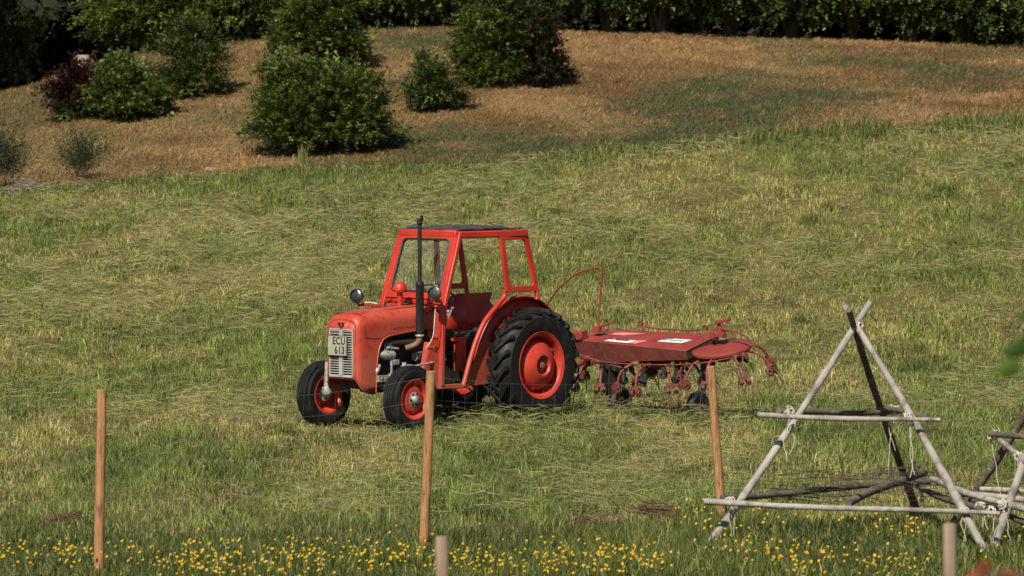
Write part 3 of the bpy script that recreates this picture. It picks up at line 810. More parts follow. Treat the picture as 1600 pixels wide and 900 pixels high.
for y, z in ((.80, 1.10), (1.80, 1.085)): m.lathe([(.02, -.015), (.034, -.015), (.034, .015), (.02, .015)], (-.45, y, z), (1, 0, 0), 16, closed=True); m.tube([(-.45, y + .02, z), (-.45, y + .03, z - .09)], .010, 6)
m.build('tie_rod', RT, TE)
m = MB(); m.prism([(-.36, 2.03, 1.01), (-.36, 2.17, .99), (-.36, 2.15, 1.12), (-.36, 2.06, 1.14)], (-.03, 0, 0)); m.prism([(-.22, 2.03, .98), (-.22, 2.12, .97), (-.22, 2.10, 1.06), (-.22, 2.05, 1.07)], (-.03, 0, 0)); m.bar([(-.36, 2.04, 1.15), (-.36, 2.25, 1.20)], .06, .035); m.box((-.3, 2.14, 1.01), (.10, .16, .04))
m.build('folding_hinge', RS, TE, bevel=.004)

def rotor(cy, cz, R, tilt, arms, phase, disc, cx=-.28):
    r = MB()
    rm = Matrix.Rotation(math.radians(tilt), 3, 'Y')
    O = Vector((cx, cy, cz))
    T_ = lambda p: O + rm @ Vector(p)
    if disc: r.lathe([(0, .018), (disc * .5, .022), (disc - .02, .010), (disc, -.004), (disc, -.03), (disc - .012, -.03), (disc - .02, -.012), (0, -.01)], O, rm @ Vector((0, 0, 1)), 40)
    r.lathe([(0, -.16), (.07, -.16), (.11, -.13), (.11, -.02), (0, -.02)], O, rm @ Vector((0, 0, 1)), 20)
    rt = r.build('rotor', RS, TE, angle=40)
    rr_ = random.Random(int(cy * 100))
    for k in range(arms):
        a = phase + 2 * math.pi * k / arms
        ca, sa = math.cos(a), math.sin(a)
        P = lambda rad, z, off=0.0: T_((rad * ca - off * sa, rad * sa + off * ca, z))
        m = MB()
        dr = rr_.uniform(-.05, .05)                            # every arm hangs a little differently
        a += rr_.uniform(-.16, .16); ca, sa = math.cos(a), math.sin(a)
        m.tube([P(.08, -.07), P(R * .45, -.055 + dr * .3), P(R * .68, -.075 + dr * .6), P(R * .84, -.15 + dr), P(R * .93, -.27)], .017, 10, smooth_path=2)
        for off in (-.045, .045):                              # coil housings at the arm's end
            m.lathe([(.016, -.024), (.033, -.024), (.036, 0), (.033, .024), (.016, .024)], P(R * .945, -.31, off), (rm @ Vector((-sa, ca, 0))), 16, closed=True)
        m.bar([P(R * .93, -.26, -.06), P(R * .93, -.26, .06)], .05, .035)
        ar = m.build('tine_arm', RT, rt, angle=45)
        m = MB()
        for off in (-.055, .055):
            m.tube([P(R * .95, -.31, off), P(R * 1.0, -.36, off * 1.2), P(R * 1.09, -.50, off * 1.5)], .0055, 6)
        for off in (-.05, .05):
            ring = [P(R * .945, -.31, off) + rm @ (Vector((ca, sa, 0)) * .05 * math.cos(t) + Vector((0, 0, 1)) * .05 * math.sin(t)) for t in np.linspace(0, 2 * math.pi, 14)]
            m.tube(ring, .0075, 5, caps=False)
        m.build('tine', M['rust_tube'] if k % 2 else M['iron'], rt)
    return rt
rotor(2.20, .870, .60, 14, 8, .35, .36)
rotor(1.25, .74, .60, 12, 8, .15, 0)
rotor(.45, .72, .50, 12, 6, .4, 0)
rotor(-.92, .70, .62, 12, 6, .5, 0)
def tedder_wheel(y, z0):
    m = MB(); m.tube([(-.20, y, .72), (-.16, y, .45), (-.10, y + .02, .20)], .028, 10, smooth_path=1); m.bar([(-.10, y - .09, .30), (-.10, y - .09, .18)], .03, .05); m.tube([(-.10, y - .1, .19), (-.10, y + .06, .19)], .014, 8)
    m.build('wheel_strut', M['iron'], TE)
    m = MB(); m.lathe([(.09, -.05), (.15, -.055), (.182, -.03), (.19, 0), (.182, .03), (.15, .055), (.09, .05)], (-.10, y, .17), (0, 1, 0), 32, closed=True)
    w = m.build('gauge_wheel', M['tyre'], TE)
    m = MB(); m.lathe([(0, -.03), (.03, -.04), (.09, -.03), (.105, -.045), (.105, .045), (.09, .03), (.03, .04), (0, .03)], (-.10, y, .17), (0, 1, 0), 24); m.build('wheel_disc', RT, w)
tedder_wheel(1.98, 0); tedder_wheel(.78, 0); tedder_wheel(-.78, 0)
m = MB()                                                       # black linkage plates under the cover
for y in (.62, .72):
    m = MB(); m.prism([(-.2, y, .70), (.02, y, .66), (.06, y, .42), (-.04, y, .24), (-.16, y, .30), (-.22, y, .5)], (0, .012, 0)); m.build('linkage_plate', M['iron'], TE, bevel=.004)
m = MB(); m.box((-.1, .66, .60), (.18, .26, .12)); m.build('pivot_block', M['iron'], TE, bevel=.004)
for (c_, z_) in ((1.10, .50), (1.42, .60), (1.62, .56)):
    m = MB(); m.box((-.15, c_, z_ + .06), (.045, .05, .26)); m.lathe([(.02, -.03), (.05, -.03), (.05, .03), (.02, .03)], (-.13, c_, z_ - .08), (1, .3, 0), 14, closed=True); m.box((-.13, c_ + .03, z_ - .02), (.05, .09, .07)); m.build('hanger', M['iron'], TE, bevel=.004)
m = MB(); m.tube([(.06, .0, .80), (.08, .40, .70), (.08, .96, .60)], .011, 8); m.build('stay_rod', RT, TE)
m = MB(); m.tube([(.08, .48, .66), (.12, 1.2, .645), (.10, 2.1, .68), (.02, 2.70, .80), (-.04, 2.86, .87)], .0085, 7, smooth_path=2); m.tube([(-.36, 2.12, 1.08), (-.30, 2.48, 1.055), (-.18, 2.75, .94), (-.06, 2.87, .87)], .012, 8, smooth_path=2)
m.build('guard_rope', RT, TE)
# ------------------------------------------------------------------ wire fence, stakes
FE = empty('wire_fence', (-.74, 35.36, 0))
tag(FE, 'wire mesh stock fence on thin orange brown sawn posts, crossing in front of the tractor', 'fence')
def gz(x, y): return float(height(x, y))
FP = [(-5.75, 31.9, -5.72, 31.9, 1.46), (-3.255, 33.55, -3.215, 33.55, 1.50), (-.742, 35.36, -.668, 35.30, 1.535), (1.90, 38.30, 1.775, 38.2, 1.395), (5.35, 40.0, 5.33, 40.0, 1.45), (8.8, 41.6, 8.8, 41.6, 1.45)]
for i, (x, y, x2, y2, h) in enumerate(FP):
    m = MB(); g0 = gz(x, y)
    rs = random.Random(i); r = .039
    a = Vector((x, y, g0 - .25)); b = Vector((x2, y2, g0 + h))
    pts = [a.lerp(b, t) + Vector((rs.uniform(-.004, .004), 0, 0)) for t in np.linspace(0, 1, 9)]
    m.tube(pts, [r * (1.05 - .08 * t) for t in np.linspace(0, 1, 9)], 12, flat=(1.0, .9))
    for v in range(len(m.v)): m.v[v] = (m.v[v][0] - FE.location.x, m.v[v][1] - FE.location.y, m.v[v][2])
    m.build('fence_post', M['post'], FE, bevel=.005, angle=50)
m = MB(); L = Vector(FE.location)
for i in range(len(FP) - 1):
    a, b = FP[i], FP[i + 1]
    span = math.hypot(b[0] - a[0], b[1] - a[1])
    def PT(t, z):
        fz = z * (a[4] * (1 - t) + b[4] * t) / 1.45
        tx = z / 1.45
        xa = a[0] + (a[2] - a[0]) * tx; xb = b[0] + (b[2] - b[0]) * tx
        return Vector((xa * (1 - t) + xb * t, a[1] * (1 - t) + b[1] * t + .045, gz(a[0], a[1]) + fz - .10 * 4 * t * (1 - t) * (z / 1.45))) - L
    for z in (1.40, 1.22, 1.06, .90, .75, .60, .46, .33, .20, .08):
        m.tube([PT(t, z) for t in np.linspace(0, 1, 9)], .0008, 3, caps=False)
    n = int(span / .15)
    for k in range(1, n): m.tube([PT(k / n, z) for z in (1.40, .75, .08)], .0007, 3, caps=False)
m.build('wire_mesh', M['wire'], FE)
for x, y, zt, lab in ((-.324, 20.0, 1.723, 'short grey brown wooden stake standing in front of the fence, below the tractor'), (2.052, 20.0, 1.784, 'short grey brown wooden stake standing in front of the pole drying rack')):
    m = MB(); zt0 = zt; g0 = gz(x, y)
    m.tube([(0, 0, -.2), (.004, 0, (zt - g0) * .5), (-.004, 0, zt - g0 - .012), (-.004, 0, zt - g0)], [.034, .033, .032, .028], 14)
    o = m.build('wooden_stake', M['oldpost'], None, angle=50); o.location = (x, y, g0)
    tag(o, lab, 'stake', 'weathered stakes in front of the fence')

# ------------------------------------------------------------------ pole racks for drying hay
def pole(name, a, b, r0, r1, mat, parent, seed=0, bend=.012):
    rs = random.Random(seed); a = Vector(a); b = Vector(b); L0 = Vector(parent.location); r0 *= .72; r1 *= .64; bend *= 1.5
    pts = []; rr = []
    ph = rs.uniform(0, 6)
    for t in np.linspace(0, 1, 14):
        p = a.lerp(b, t) - L0
        p += Vector((math.sin(t * 4 + ph), math.cos(t * 3.3 + ph), math.sin(t * 5 + ph * 2))) * bend
        pts.append(p); rr.append((r0 + (r1 - r0) * t) * rs.uniform(.90, 1.10))
    m = MB(); m.tube(pts, rr, 14)
    return m.build(name, mat, parent, angle=60, bevel=.004)
def lash(c, parent, seed, r=.062, tails=1):
    rs = random.Random(seed); c = Vector(c) - Vector(parent.location); m = MB()
    for k in range(4):
        ax = Vector((rs.uniform(-1, 1), rs.uniform(-.4, .4), rs.uniform(-1, 1))).normalized()
        x = ax.orthogonal().normalized(); y = ax.cross(x)
        q = r * rs.uniform(.85, 1.2)
        m.tube([c + (x * math.cos(t) + y * math.sin(t)) * q + ax * .015 * math.sin(2 * t + k) for t in np.linspace(0, 6.4, 18)], .0048, 5)
    for k in range(tails):
        L_ = rs.uniform(.25, .55); s = c + Vector((rs.uniform(-.03, .03), -.05, -.04))
        pts = [s]
        for j in range(5): pts.append(pts[-1] + Vector((rs.uniform(-.035, .035), rs.uniform(-.01, .01), -L_ / 5)))
        m.tube(pts, .0032, 5, smooth_path=1)
    m.build('twine_lashing', M['rope'], parent)
R1 = empty('drying_rack', (2.9, 36.5, 0))
tag(R1, 'tall A-shaped drying rack of three silvery poles lashed together with twine', 'drying rack', 'pole racks for drying hay')
LP, DP = M['pole'], M['darkpole']
pole('pole', (1.61, 35.98, -.05), (3.115, 37.03, 2.015), .048, .044, LP, R1, 1)
pole('pole', (3.96, 34.95, -.06), (2.885, 37.10, 1.99), .053, .040, LP, R1, 2, .010)
pole('pole', (3.80, 39.5, -.25), (2.898, 36.72, 1.955), .056, .040, DP, R1, 3, .010)
pole('crossbar', (2.069, 36.18, 1.106), (3.60, 35.86, 1.08), .033, .029, LP, R1, 4, .006)
pole('crossbar', (2.283, 36.6, 1.093), (3.40, 37.75, 1.022), .036, .034, DP, R1, 5, .008)
pole('crossbar', (3.25, 37.9, 1.05), (3.53, 36.05, 1.08), .036, .044, DP, R1, 15, .008)
pole('crossbar', (1.629, 35.9, .401), (4.017, 35.22, .352), .038, .029, LP, R1, 6, .008)
pole('crossbar', (1.766, 36.3, .407), (3.80, 38.9, .285), .040, .046, DP, R1, 7, .012)
pole('crossbar', (3.60, 38.75, .30), (3.895, 35.4, .365), .042, .046, DP, R1, 8, .012)
for k, c in enumerate(((2.985, 36.93, 1.82), (2.35, 36.30, 1.125), (3.345, 37.55, 1.055), (3.32, 36.0, 1.10), (1.835, 36.0, .385), (3.74, 35.38, .36), (3.69, 38.5, .20), (3.89, 35.5, .40))):
    lash(c, R1, k, .043 if k else .04, 0 if k == 0 else 2)
o = empty('loose_branch', (2.87, 36.5, .29)); bpy.data.objects.remove(o)
LB = MB(); LB.tube([(0, 0, 0), (.22, .5, .055), (.47, 1.05, .07), (.82, 1.9, .10)], [.034, .036, .038, .04], 10, smooth_path=1)
o = LB.build('loose_branch', DP, None); o.location = (2.869, 36.5, .325); tag(o, 'short dark branch lying across the rear crossbar inside the drying rack', 'branch')
rs = np.random.RandomState(3); m = MB()
for k in range(46):
    p = Vector((rs.uniform(0, 1.3), rs.uniform(-.1, .5), rs.uniform(-.05, .22))); d = Vector((rs.uniform(.5, 1.2), rs.uniform(-.2, .4), rs.uniform(-.12, .12)))
    m.tube([p, p + d * .4 + Vector((0, 0, rs.uniform(-.03, .06))), p + d * .8 + Vector((0, 0, rs.uniform(-.08, .05))), p + d], [.0028, .0025, .002, .0014], 4, smooth_path=1)
o = m.build('dry_twigs', M['bark'], None); o.location = (1.95, 36.9, .36); tag(o, 'loose tangle of thin dry twigs draped behind the lower crossbar of the drying rack', 'twigs')
R2 = empty('drying_rack', (4.55, 36.8, 0))
tag(R2, 'second drying rack, cut off by the picture edge, with logs piled at its feet', 'drying rack', 'pole racks for drying hay')
pole('pole', (3.84, 37.75, -.05), (4.93, 36.45, 1.95), .05, .042, DP, R2, 21)
pole('pole', (3.93, 35.35, -.10), (4.83, 36.75, 1.98), .056, .042, LP, R2, 22)
pole('pole', (6.0, 36.6, -.05), (4.78, 36.6, 1.98), .052, .042, LP, R2, 23)
pole('crossbar', (4.13, 36.95, .875), (5.6, 36.9, .83), .036, .034, DP, R2, 24)
pole('crossbar', (4.19, 37.3, .862), (4.30, 35.85, .740), .036, .036, LP, R2, 25, .005)
pole('crossbar', (3.72, 37.6, .43), (4.28, 35.2, .36), .040, .044, LP, R2, 26)
pole('crossbar', (3.91, 37.0, .345), (5.7, 35.7, .33), .038, .042, LP, R2, 27)
pole('crossbar', (4.06, 37.2, .365), (5.8, 37.0, .33), .034, .036, LP, R2, 28)
pole('crossbar', (3.98, 37.1, .30), (4.30, 35.3, .27), .038, .042, DP, R2, 29)
for k, c in enumerate(((4.17, 37.05, .87), (4.27, 36.0, .77), (4.085, 35.62, .40), (3.98, 35.5, .35))): lash(c, R2, 40 + k, .046, 1)

# ------------------------------------------------------------------ grass
rg = np.random.RandomState(11)
def mixc(a, b, t): return np.asarray(a)[None] * (1 - t[:, None]) + np.asarray(b)[None] * t[:, None]
def blades(x, y, h, w, col, lean, seed, flat=0.0, zoff=0.0, tipcol=None, dirn=None):
    r = np.random.RandomState(seed); n = len(x)
    z = height(x, y) - .01 + zoff
    a = r.uniform(0, 2 * np.pi, n) if dirn is None else dirn
    f = r.uniform(0, 2 * np.pi, n)
    dx, dy = np.cos(a), np.sin(a); sx, sy = np.cos(f) * w * .5, np.sin(f) * w * .5
    ln = lean * r.uniform(.4, 1.3, n)
    mid = np.stack([x + dx * h * ln * .32, y + dy * h * ln * .32, z + h * .62 * np.sqrt(np.clip(1 - (ln * .6) ** 2, .05, 1))], -1)
    tip = np.stack([x + dx * h * ln, y + dy * h * ln, z + h * np.sqrt(np.clip(1 - (ln * .85) ** 2, .02, 1)) * (1 - .25 * ln)], -1)
    base = np.stack([x, y, z], -1); s = np.stack([sx, sy, np.zeros(n)], -1)
    V = np.stack([base - s, base + s, mid - s * .8, mid + s * .8, tip], 1).reshape(-1, 3)
    b = (np.arange(n) * 5)[:, None]
    T = np.concatenate([b + np.array([[0, 1, 2]]), b + np.array([[1, 3, 2]]), b + np.array([[2, 3, 4]])], 1).reshape(-1, 3)
    C = np.repeat(col[:, None], 5, 1)
    if tipcol is not None: C[:, 4] = tipcol
    return V, T, C.reshape(-1, 3)
def scatter(density_bands, margin=2.6, r=rg):
    X = []; Y = []
    for y0, y1, d in density_bands:
        hw0, hw1 = y0 * .1194 + margin, y1 * .1194 + margin
        n = int((hw0 + hw1) * (y1 - y0) * d)
        yy = r.uniform(y0, y1, n); xx = r.uniform(-1, 1, n) * (yy * .1194 + margin)
        X.append(xx); Y.append(yy)
    return np.concatenate(X), np.concatenate(Y)
def join(parts):
    V = []; T = []; C = []; k = 0
    for v, t, c in parts: V.append(v); T.append(t + k); C.append(c); k += len(v)
    return np.concatenate(V), np.concatenate(T), np.concatenate(C)

def strip_edge(x): return 37.5 + .55 * np.sin(x * .9) + .5 * (fbm(x * .8, x * 0, 4, 2) - .5) + .12 * np.clip(x - 1, 0, 4)

GREEN, OLIVE, STRAW, PALE, DARK, BROWN = (.135, .172, .040), (.235, .240, .066), (.36, .285, .115), (.46, .39, .19), (.045, .078, .018), (.19, .11, .055)
# mown sward
x, y = scatter([(33, 46, 850), (46, 60, 680), (60, 75, 520), (75, EDGE_Y, 430)], 4.6)
n1 = fbm(x * .55, y * .20, 21, 4); n2 = fbm(x * 1.9, y * .8, 22, 3); n3 = fbm(x * .28, y * .07, 23, 3)
mown = y > strip_edge(x)
keep = mown & (rg.rand(len(x)) < np.clip(.55 + 2.2 * (n2 - .28), .45, 1))
x, y, n1, n2, n3 = x[keep], y[keep], n1[keep], n2[keep], n3[keep]
tuft = np.clip((n2 - .54) / .14, 0, 1)
h = (.05 + .07 * rg.rand(len(x)) ** 1.5 + .11 * tuft * rg.rand(len(x)) + .09 * np.clip((n1 - .42) / .2, 0, 1) * rg.rand(len(x)))
pt = rg.rand(len(x)); tb = fbm(x * 4.2, y * 1.0, 25, 3); h = h * np.clip(.35 + 1.35 * tb, .4, 1.5)
strawp = np.clip(.20 + 1.5 * (.46 - n1) + .6 * (n3 - .5), .06, .55)
col = mixc(OLIVE, GREEN, np.clip((n1 - .36) / .24 + rg.normal(0, .25, len(x)), 0, 1))
isst = pt < strawp * .75
col[isst] = mixc(STRAW, PALE, rg.rand(len(x)))[isst]
drk = (rg.rand(len(x)) < .25 * tuft)
col[drk] = np.asarray(DARK)
brn = rg.rand(len(x)) < .10 * np.clip((.47 - n1) / .1, 0, 1)
col[brn] = np.asarray(BROWN)
col = col * rg.uniform(.75, 1.3, (len(x), 1)) * np.clip(.35 + 1.35 * tb, .5, 1.5)[:, None]
G1 = blades(x, y, h, .007 + .006 * (y - 33) / 55, col, .65, 31)
# unmown strip along the fence
xa, ya = scatter([(26, 33, 300), (33, 40.6, 1250)], 2.4)
k = ya < strip_edge(xa) + rg.normal(0, .45, len(xa)); xa, ya = xa[k], ya[k]
na = fbm(xa * 1.1, ya * .8, 41, 3)
ha = (.07 + .15 * rg.rand(len(xa)) ** 1.5) * (.45 + 1.1 * na) * np.clip(.6 + (strip_edge(xa) - ya) * .35, .5, 1.0)
ca = mixc((.048, .080, .017), (.125, .155, .034), np.clip(na * 1.2 - .2 + rg.normal(0, .22, len(xa)), 0, 1))
st = rg.rand(len(xa)) < .17; ca[st] = mixc(OLIVE, STRAW, rg.rand(len(xa)))[st]
ca = ca * rg.uniform(.7, 1.25, (len(xa), 1))
G2 = blades(xa, ya, ha, .0085, ca, .45, 32)
# taller tufts missed by the mower
tx, ty = scatter([(39.5, 60, .22), (60, EDGE_Y - 1, .16)], 2.0)
tx = np.concatenate([tx, np.array([-2.55, -1.2, .05, .25, .9, 1.2, -.35, 1.6, 2.3, -3.4, 2.15, 1.25, 1.6, .35, 2.4, 1.9, .9, -.2])]); ty = np.concatenate([ty, np.array([48.0, 48.3, 48.4, 49.6, 50.6, 51.0, 38.6, 50.9, 51.6, 47.6, 49.65, 50.4, 50.05, 49.4, 49.9, 49.8, 50.2, 49.3])])
X = []; Y = []; Hh = []; Cc = []
for i in range(len(tx)):
    n = rg.randint(60, 150); s = rg.uniform(.08, .28)
    X.append(tx[i] + rg.normal(0, s, n)); Y.append(ty[i] + rg.normal(0, s, n)); Hh.append(rg.uniform(.08, .27, n) * rg.uniform(.7, 1.1))
    t = rg.rand(); Cc.append(mixc(DARK, GREEN, np.clip(t * .9 + rg.normal(0, .25, n), 0, 1)) * rg.uniform(.75, 1.15, (n, 1)))
G3 = blades(np.concatenate(X), np.concatenate(Y), np.concatenate(Hh), .010, np.concatenate(Cc), .6, 33)
# long grass on the field's far edge
ex, ey = scatter([(EDGE_Y - 2.0, EDGE_Y + 1.2, 520)], 5.2)
k = rg.rand(len(ex)) < np.exp(-((ey - EDGE_Y + .3 - 1.1 * (fbm(ex * .5, ey * 0, 51, 2) - .5)) / .75) ** 2); ex, ey = ex[k], ey[k]
ne = fbm(ex * 1.1, ey * .6, 52, 4); tall = np.clip((ex - 0) / 6, .0, 1)
he = (.08 + .32 * rg.rand(len(ex)) ** 2.2) * np.clip(-.35 + 2.5 * ne, .15, 1.6) * (.7 + .6 * tall)
ce = mixc((.055, .095, .020), (.15, .18, .045), np.clip(ne + rg.normal(0, .25, len(ex)), 0, 1)) * rg.uniform(.7, 1.2, (len(ex), 1))
st = rg.rand(len(ex)) < .12; ce[st] = np.asarray(STRAW)
G4 = blades(ex, ey, he, .015, ce, .75, 34)
V, T, C = join([G1, G2, G3, G4])
o = np_mesh('grass', V, T, C, M['grass'])
tag(o, 'green and straw coloured grass of the mown meadow, longer along the fence and far edge', kind='stuff')

# cut hay lying in loose swaths
x, y = scatter([(38.5, 50, 200), (50, 66, 230), (66, EDGE_Y - .2, 230)], 4.6)
s1 = fbm(x * .20 + 3, y * .17, 61, 3); s2 = fbm(x * 1.1, y * .7, 62, 3)
sw = np.clip((s1 - .50 + .05 * np.clip((y - 62) / 15, 0, 1)) / .08, 0, 1) * (.35 + .75 * np.clip((s2 - .38) / .14, 0, 1)) + np.clip((s2 - .60) / .08, 0, 1) * .5
k = (rg.rand(len(x)) < .05 + .60 * np.clip(sw, 0, 1.1) ** 1.3) & (y > strip_edge(x) + .3); x, y, s1, s2, sw = x[k], y[k], s1[k], s2[k], sw[k]
n = len(x); Ls = rg.uniform(.08, .30, n); ang = rg.normal(0, 1.0, n) + .5 * (fbm(x * .4, y * .4, 63, 2) - .5) * 6
zb = height(x, y) + .015 + rg.rand(n) ** 1.5 * (.03 + .20 * np.clip(sw, 0, 1) * np.clip((s2 - .35) / .2, 0, 1))
d = np.stack([np.cos(ang), np.sin(ang), rg.normal(0, .24, n)], -1); c0 = np.stack([x, y, zb], -1)
sd = np.stack([-np.sin(ang) * .35, np.cos(ang) * .35, np.full(n, .9)], -1) * (.0022 + .0020 * (y - 38) / 50)[:, None]
bow = np.stack([rg.normal(0, .012, n), rg.normal(0, .03, n), rg.normal(.004, .010, n)], -1)
A = c0 - d * Ls[:, None] * .5; B = c0 + d * Ls[:, None] * .5; Mi = c0 + bow
V = np.stack([A - sd, A + sd, Mi - sd, Mi + sd, B - sd * .4, B + sd * .4], 1).reshape(-1, 3)
V[:, 2] = np.maximum(V[:, 2], height(V[:, 0], V[:, 1]) + .004)
b = (np.arange(n) * 6)[:, None]
T = np.concatenate([b + np.array([[0, 2, 1]]), b + np.array([[1, 2, 3]]), b + np.array([[2, 4, 3]]), b + np.array([[3, 4, 5]])], 1).reshape(-1, 3)
hc = mixc((.19, .17, .065), (.36, .30, .13), np.clip(rg.normal(.5, .3, n), 0, 1)); gr = rg.rand(n) < .5; hc[gr] = mixc((.075, .095, .025), (.18, .185, .050), rg.rand(n))[gr]
hc *= rg.uniform(.6, 1.15, (n, 1))
o = np_mesh('mown_hay', V, T, np.repeat(hc, 6, 0), M['hay'])
tag(o, 'pale cut hay lying in loose swaths over the meadow', kind='stuff')

# dry mown turf of the hillside
x, y = scatter([(EDGE_Y, 97, 480), (97, 113, 380)], 5.2)
gm, b2, west = hill_green(x, y); b3 = fbm(x * .55 + y * .2, y * .38, 73, 4)
isg = rg.rand(len(x)) < np.clip(gm, 0, .96)
tb = fbm(x * 5.5 + y * .6, y * 1.6, 74, 3)
hh = (.03 + .06 * rg.rand(len(x))) * np.clip(.1 + 1.8 * tb, .3, 1.9)
cb = hill_tint(x, y); kk = np.clip(rg.normal(.5, .35, len(x)), 0, 1)[:, None]
cb = cb * (.85 + .5 * kk)
pl = rg.rand(len(x)) < .16; cb[pl] = np.asarray((.29, .18, .08))
rd = (b2 < .42) & (rg.rand(len(x)) < .4); cb[rd] = np.asarray((.13, .055, .022))
cg = mixc((.036, .052, .019), (.090, .098, .036), np.clip(rg.normal(.5, .3, len(x)), 0, 1))
cb[isg] = cg[isg]
cb *= rg.uniform(.75, 1.25, (len(x), 1)) * np.clip(.25 + 1.5 * tb, .45, 1.6)[:, None]
o = np_mesh('dry_turf', *blades(x, y, hh * 1.5, .012, cb, 1.12, 35, dirn=rg.normal(.1, .55, len(x)) + np.pi * (rg.rand(len(x)) < .2)), M['hay'])
tag(o, 'short dry brown turf with green patches covering the hillside', kind='stuff')

# ------------------------------------------------------------------ buttercups
fx, fy = scatter([(32.6, 36.2, 120), (36.2, 39.6, 70)], 1.2)
den = np.where(fy < 34.4, 1.0, .25) * np.clip((fbm(fx * 1.3, fy * 1.0, 81, 3) - .42) / .14, .03, 1)
den = den * np.where(fx > 1.4, np.where(fy < 35.2, .8, 1.6), np.where(fy < 34.3, .75, .10)) * np.where((fx < -2.2) & (fy < 34.0), 1.3, 1)
k = (rg.rand(len(fx)) < den) & (fy < strip_edge(fx) + .25); fx, fy = fx[k], fy[k]
od = np.argsort(fy); fx, fy = fx[od], fy[od]
def flower(seed):
    r = np.random.RandomState(seed); V = []; T = []; C = []
    hgt = 1.0
    def tri(a, b, c, col):
        k0 = len(V); V.extend([a, b, c]); T.append((k0, k0 + 1, k0 + 2)); C.extend([col] * 3)
    st = (.06, .11, .02)
    for a in range(3):
        p, q = 2.1 * a, 2.1 * (a + 1)
        tri((.002 * math.cos(p), .002 * math.sin(p), -.30), (.002 * math.cos(q), .002 * math.sin(q), -.30), (0, 0, 0), st)
    tx_, ty_ = r.normal(0, .30), r.normal(.55, .25)
    for a in range(5):
        p = 1.2566 * a; yl = (.46 + .12 * r.rand(), .27 + .07 * r.rand(), .012)
        def rot(v): return (v[0], v[1], v[2] + v[0] * tx_ + v[1] * ty_)
        c0 = rot((0, 0, 0)); l = rot((.011 * math.cos(p - .62), .011 * math.sin(p - .62), .008)); rr_ = rot((.011 * math.cos(p + .62), .011 * math.sin(p + .62), .008)); t = rot((.0145 * math.cos(p), .0145 * math.sin(p), .009))
        tri(c0, l, t, yl); tri(c0, t, rr_, yl)
    return np.array(V), np.array(T), np.array(C)
FL = [flower(s) for s in range(5)]
fh = rg.uniform(.13, .27, len(fx)); fz = height(fx, fy) + fh * np.where(rg.rand(len(fx)) < .3, .75, 1)
meshes = []
for k, (v, t, c) in enumerate(FL):
    o = np_mesh('buttercup', v, t, c, M['petal']); meshes.append(o)
LBL = 'single small yellow buttercup on a thin stem in the front of the unmown grass strip'
near = min(300, len(fx))
for i in range(near):
    o = meshes[i] if i < 5 else meshes[i % 5].copy()
    if i >= 5: COL.objects.link(o)
    o.location = (fx[i], fy[i], fz[i]); o.rotation_euler = (float(rg.uniform(-.3, .3)), 0, float(rg.uniform(-.9, .9))); o.scale = [float(rg.uniform(.6, 1.0))] * 3
    tag(o, LBL, 'flower', 'buttercups in the unmown grass')
P = []
for i in range(near, len(fx)):
    v, t, c = FL[i % 5]; P.append((v * rg.uniform(.65, 1.0) + np.array([fx[i], fy[i], fz[i]]), t, c))
if P:
    o = np_mesh('buttercup_drift', *join(P), M['petal']); tag(o, 'drift of tiny yellow buttercups farther back around the drying racks', kind='stuff')
print('flowers', len(fx))

